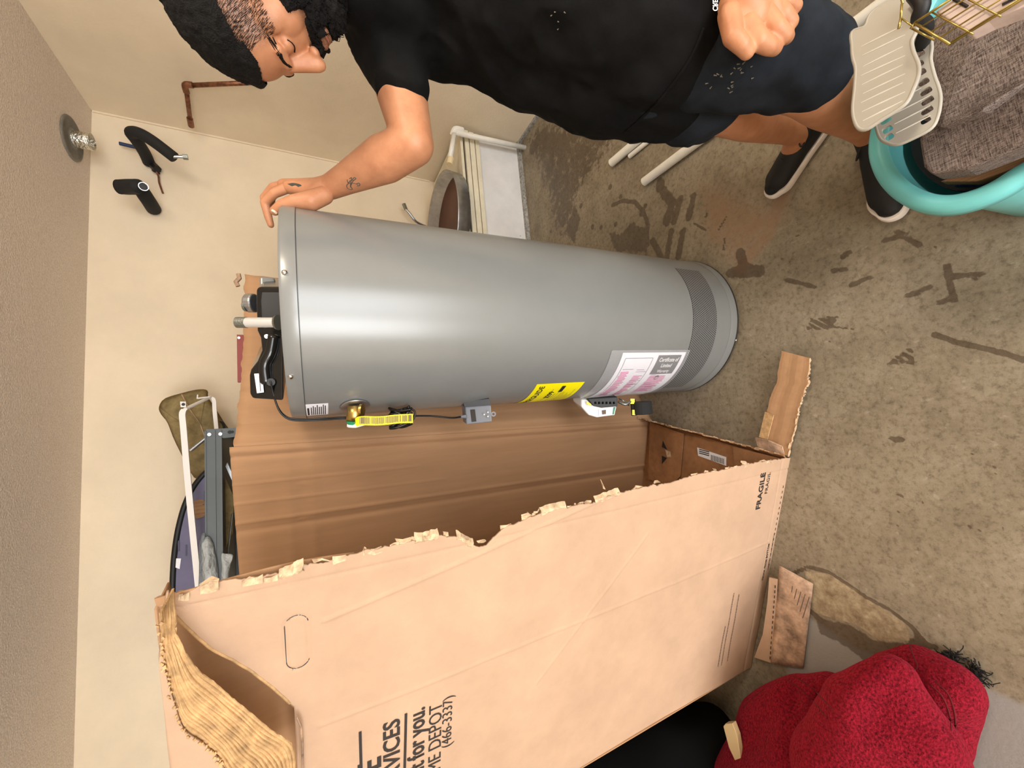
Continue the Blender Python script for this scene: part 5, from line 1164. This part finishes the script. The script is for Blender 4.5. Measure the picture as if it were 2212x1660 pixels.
for s in (-1, 1):
    mbw = MB()
    for k in range(70):
        u = k / 69; bx = .012 + .038 * u; bz = .0170 + .0075 * math.sin(u * 2.4) + rh.uniform(-.0026, .0026); h1 = hb.ray_cast(V((s * bx, .3, bz)), V((0, -1, 0))); h2 = hb.ray_cast(V((s * (bx + .005), .3, bz + .0022 - .003 * u)), V((0, -1, 0)))
        if h1[0] is not None and h2[0] is not None: mbw.tube([xf(h1[0]), xf((h1[0] + h2[0]) / 2 + h1[1] * .0012), xf(h2[0] + h2[1] * .0006)], .00045, 4)
    mbw.build('eyebrow', M['hairm'], man)['kind'] = 'stuff'
    face_line([(s * x, z) for x, z in ((.014, .0175), (.022, .022), (.032, .0245), (.042, .022), (.049, .015))], [.0008, .0018, .0024, .0022, .0008], M['hairm'], 'eyebrow', -.0002)
    face_line([(s * x, z) for x, z in ((.019, -.0045), (.025, -.0075), (.031, -.0085), (.038, -.0070), (.044, -.003))], .0012, M['hairm'], 'eyelashes')
    face_line([(s * x, z) for x, z in ((.020, .0055), (.031, .0085), (.043, .0055))], .0007, M['lip'], 'eyelid_crease', -.0002)
    face_line([(s * x, z) for x, z in ((.006, -.0445), (.010, -.046))], .0022, M['fuzz'], 'nostril', -.001)
face_line([(x, -.0695 - .002 * math.cos(x * 80)) for x in (-.02, -.01, 0, .01, .02)], .0011, M['lip'], 'mouth_line', 0)
for v in head.vertices: v.co = xf(v.co)
bodyme = join_meshes([hand1, hand1f, hand2, hand2f, legs, head])
HMi = HM.inverted(); fa = bodyme.attributes.new('stubble', 'FLOAT', 'POINT'); vals = []
for v in bodyme.vertices:
    p = HMi @ (v.co - HC_)
    if p.length > .2: vals.append(0.0); continue
    a = max(0, min(1, (p.z + .02) / .05)) * max(0, min(1, (.070 - p.y) / .02)) * (1 if p.y < .02 or abs(p.x) > .045 else 0)
    b = max(0, min(1, (-.035 - p.z) / .02)) * (1 if p.y > -.03 else 0)
    vals.append(max(a * .75, b * .8, hairm(p) * .9))
fa.data.foreach_set('value', vals)
nt = M['skin'].node_tree; bs = nt.nodes['Principled BSDF']; src = bs.inputs['Base Color'].links[0].from_socket
ab = N(nt, 'ShaderNodeAttribute', _attribute_name='stubble'); mxs = N(nt, 'ShaderNodeMix', _data_type='RGBA'); nzs = N(nt, 'ShaderNodeTexNoise', Scale=420.0, Detail=2.0)
ms = N(nt, 'ShaderNodeMath', _operation='MULTIPLY'); nt.links.new(ab.outputs['Fac'], ms.inputs[0]); mp2 = N(nt, 'ShaderNodeMapRange'); nt.links.new(nzs.outputs[0], mp2.inputs[0]); mp2.inputs[1].default_value = .35; mp2.inputs[2].default_value = .6; mp2.inputs[3].default_value = .45
nt.links.new(mp2.outputs[0], ms.inputs[1]); nt.links.new(ms.outputs[0], mxs.inputs[0]); nt.links.new(src, mxs.inputs[6]); mxs.inputs[7].default_value = lin((58, 42, 34)); nt.links.new(mxs.outputs[2], bs.inputs['Base Color'])
body_o = link('body', bodyme, M['skin'], man, True)
body_o['label'] = 'bare skin of the head, arms and legs'
bb_ = BVHTree.FromPolygons([v.co.copy() for v in bodyme.vertices], [tuple(p.vertices) for p in bodyme.polygons])
def ink(pts, r=.0009, name='tattoo', m='tattoo'):
    q = drape([tuple(v)[:2] for v in spline([V((a, b, 0)) for a, b in pts], 5)], bb_, 0.0002)
    if len(q) > 2: return MB().tube(q, r, 5).build(name, M[m], man)
for pts in (((760, 384), (757, 400), (761, 409), (752, 408), (749, 401), (754, 396), (764, 396), (775, 400)), ((757, 404), (762, 392), (769, 386), (765, 384), (760, 390)), ((750, 388), (752, 395), (757, 390)), ((770, 397), (776, 396), (777, 401), (771, 402)), ((755, 386), (759, 384))): ink(pts)
for k in range(5): ink(((622 + 2 * k, 398 + k), (634 + k, 396 + k), (648 - k, 399 + k), (651 - k, 402)), .0009)
th_ = at(594, 452, .936); 
ink(((588, 455), (592, 457), (597, 461)), .0038, 'thumbnail', 'nail')

# clothing
def cloth(prims, vox, sm, fn, name, m):
    me = blob_bm(prims, vox, sm); displace(me, fn); return link(name, me, m, man, True)
def wr_(p, n):
    return .012 * noise.noise(V((p.x * 7, p.y * 7, p.z * 14))) + .009 * (1 - 2 * abs(noise.noise(V((p.x * 12, p.y * 12, p.z * 9))))) + .002 * noise.noise(p * 45)
pr = [cap(at(795, -10, .82), .075, at(832, 60, .90), .085), cap(at(835, 60, .90), .088, at(868, 185, .905), .066),
      cap(at(850, -150, .80), .11, at(850, 20, .90), .115), cap(at(870, 30, .92), .105, at(1050, 60, .94), .125), cap(at(870, -120, .84), .13, at(1050, -60, .86), .16),
      cap(at(1050, 60, .94), .125, at(1200, 105, .93), .135), cap(at(1200, 105, .93), .135, at(1330, 155, .91), .135), cap(at(1330, 155, .91), .135, at(1440, 175, .91), .125), cap(at(1050, -60, .86), .16, at(1300, 0, .82), .16), cap(at(1300, 0, .82), .16, at(1430, 60, .80), .145),
      cap(at(790, -30, .79), .060, at(850, -10, .84), .09), cap(at(815, -60, .84), .066, at(870, -60, .86), .09), cap(at(870, -150, .82), .085, at(1060, -185, .72), .068)]
shirt = cloth(pr, .008, 10, wr_, 't_shirt', M['shirt'])
pr = [cap(at(1420, 70, .80), .115, at(1600, 110, .80), .105), cap(at(1600, 110, .80), .105, at(1700, 130, .80), .092), cap(at(1700, 130, .80), .092, at(1740, 145, .81), .078),
      cap(at(1400, 180, .92), .11, at(1490, 208, .93), .100), cap(at(1420, 70, .80), .12, at(1400, 180, .92), .12), cap(at(1490, 208, .93), .100, at(1525, 218, .94), .085)]
shb = BVHTree.FromPolygons([v.co.copy() for v in shirt.data.vertices], [tuple(p.vertices) for p in shirt.data.polygons])
shorts = cloth(pr, .008, 8, wr_, 'shorts', M['shorts'])
sob = BVHTree.FromPolygons([v.co.copy() for v in shorts.data.vertices], [tuple(p.vertices) for p in shorts.data.polygons])
def both(x, y):
    d = ray(x, y).normalized(); hs_ = [h for h in (b.ray_cast(CAM, d) for b in (shb, sob)) if h[0] is not None]
    return min(hs_, key=lambda h: h[3])[0] - d * .0012 if hs_ else None
def seam(pts, r, name, m, par):
    q = [both(v.x, v.y) for v in spline([V((a, b, 0)) for a, b in pts], 6)]; q = [p for p in q if p]
    if len(q) > 3: MB().tube(q, r, 6).build(name, M[m], par, smooth=True)
seam(((1520, 60), (1500, 110), (1470, 160), (1430, 210), (1385, 255), (1350, 285)), .0035, 'shirt_hem', 'shirt', man)
rd = random.Random(2)
for k in range(26):
    cx_, cy_ = rd.choice(((1545, 160), (1565, 190), (1600, 150), (1610, 165), (1200, 40))); x_, y_ = cx_ + rd.gauss(0, 14), cy_ + rd.gauss(0, 12)
    p0, p1 = both(x_, y_), both(x_ + rd.uniform(2, 7), y_ - rd.uniform(-3, 7))
    if p0 and p1: MB().tube([p0, p1], [.0012, .0005], 4).build('dust_mark', M['dust'], man)
# shoes
def shoe(heel, toe, nm, label, wk=1.0):
    heel = V(heel); toe = V(toe); d = (toe - heel); d.z = 0; L_ = d.length; d.normalize(); sd = d.cross(V((0, 0, 1)))
    P = lambda f, s, z: V((heel.x, heel.y, 0)) + d * (f * L_) + sd * s + V((0, 0, z))
    R_ = Matrix((d, sd, V((0, 0, 1)))).transposed()
    so = [('c', P(.10, 0, .028), .034, P(.45, 0, .026), .036), ('c', P(.45, .0, .026), .036, P(.80, .0, .024), .043), ('c', P(.8, 0, .024), .043, P(.90, 0, .022), .030)]
    so = [(a, b, c * wk, d, e * wk) for a, b, c, d, e in so]; me = blob_bm(so, .005, 8)
    for v in me.vertices:
        v.co.z = max(.001, min(.036 if True else 0, v.co.z)); 
    sole = link('shoe_sole', me, M['sole'], man, True); sole['label'] = label + ', white sole'
    up = [('c', P(.12, 0, .055), .032, P(.40, 0, .055), .035), ('c', P(.12, 0, .055), .033, P(.15, 0, .10), .036), ('c', P(.15, 0, .10), .036, P(.42, 0, .075), .030), ('c', P(.42, 0, .06), .036, P(.78, 0, .040), .037), ('c', P(.78, 0, .040), .037, P(.88, 0, .034), .026)]
    up = [(a, b, c * wk, d, e * wk) for a, b, c, d, e in up]; me = blob_bm(up, .005, 8)
    for v in me.vertices: v.co.z = max(.030, v.co.z)
    s2 = link('shoe', me, M['shoe'], man, True); s2['label'] = label
    for k in range(4): f = .34 + .08 * k; MB().tube(spline([P(f, -.024, .088 - .02 * k * .6), P(f + .02, 0, .105 - .045 * (f - .2)), P(f, .024, .088 - .02 * k * .6)], 4), .0028, 6).build('lace', M['black'], s2)
    for s in (-1, 1): MB().tube(spline([P(.32, 0, .108), P(.36, s * .02, .112), P(.42, s * .036, .095), P(.37, s * .03, .088), P(.32, 0, .106)], 5), .0022, 6).build('lace_loop', M['black'], s2, smooth=True)
    MB().tube([P(.30, -.03, .12), P(.28, 0, .135)], .006, 6).build('sock', M['sole'], s2)
    return s2
shoe((.845, .475, 0), (.690, .690, 0), 'shoe', 'black shoe on the foot nearer the wall')
shoe((.745, .385, 0), (.455, .402, 0), 'shoe', 'black shoe partly behind the basket', 1.14)
place_text('shirt_print', 'CREW', .022, None, None, None, M['white'], man, True, .9, 'C', lambda x, y: at(1540 + y * 700, 4 + x * -700, .635) + V((0, 0, .0)))
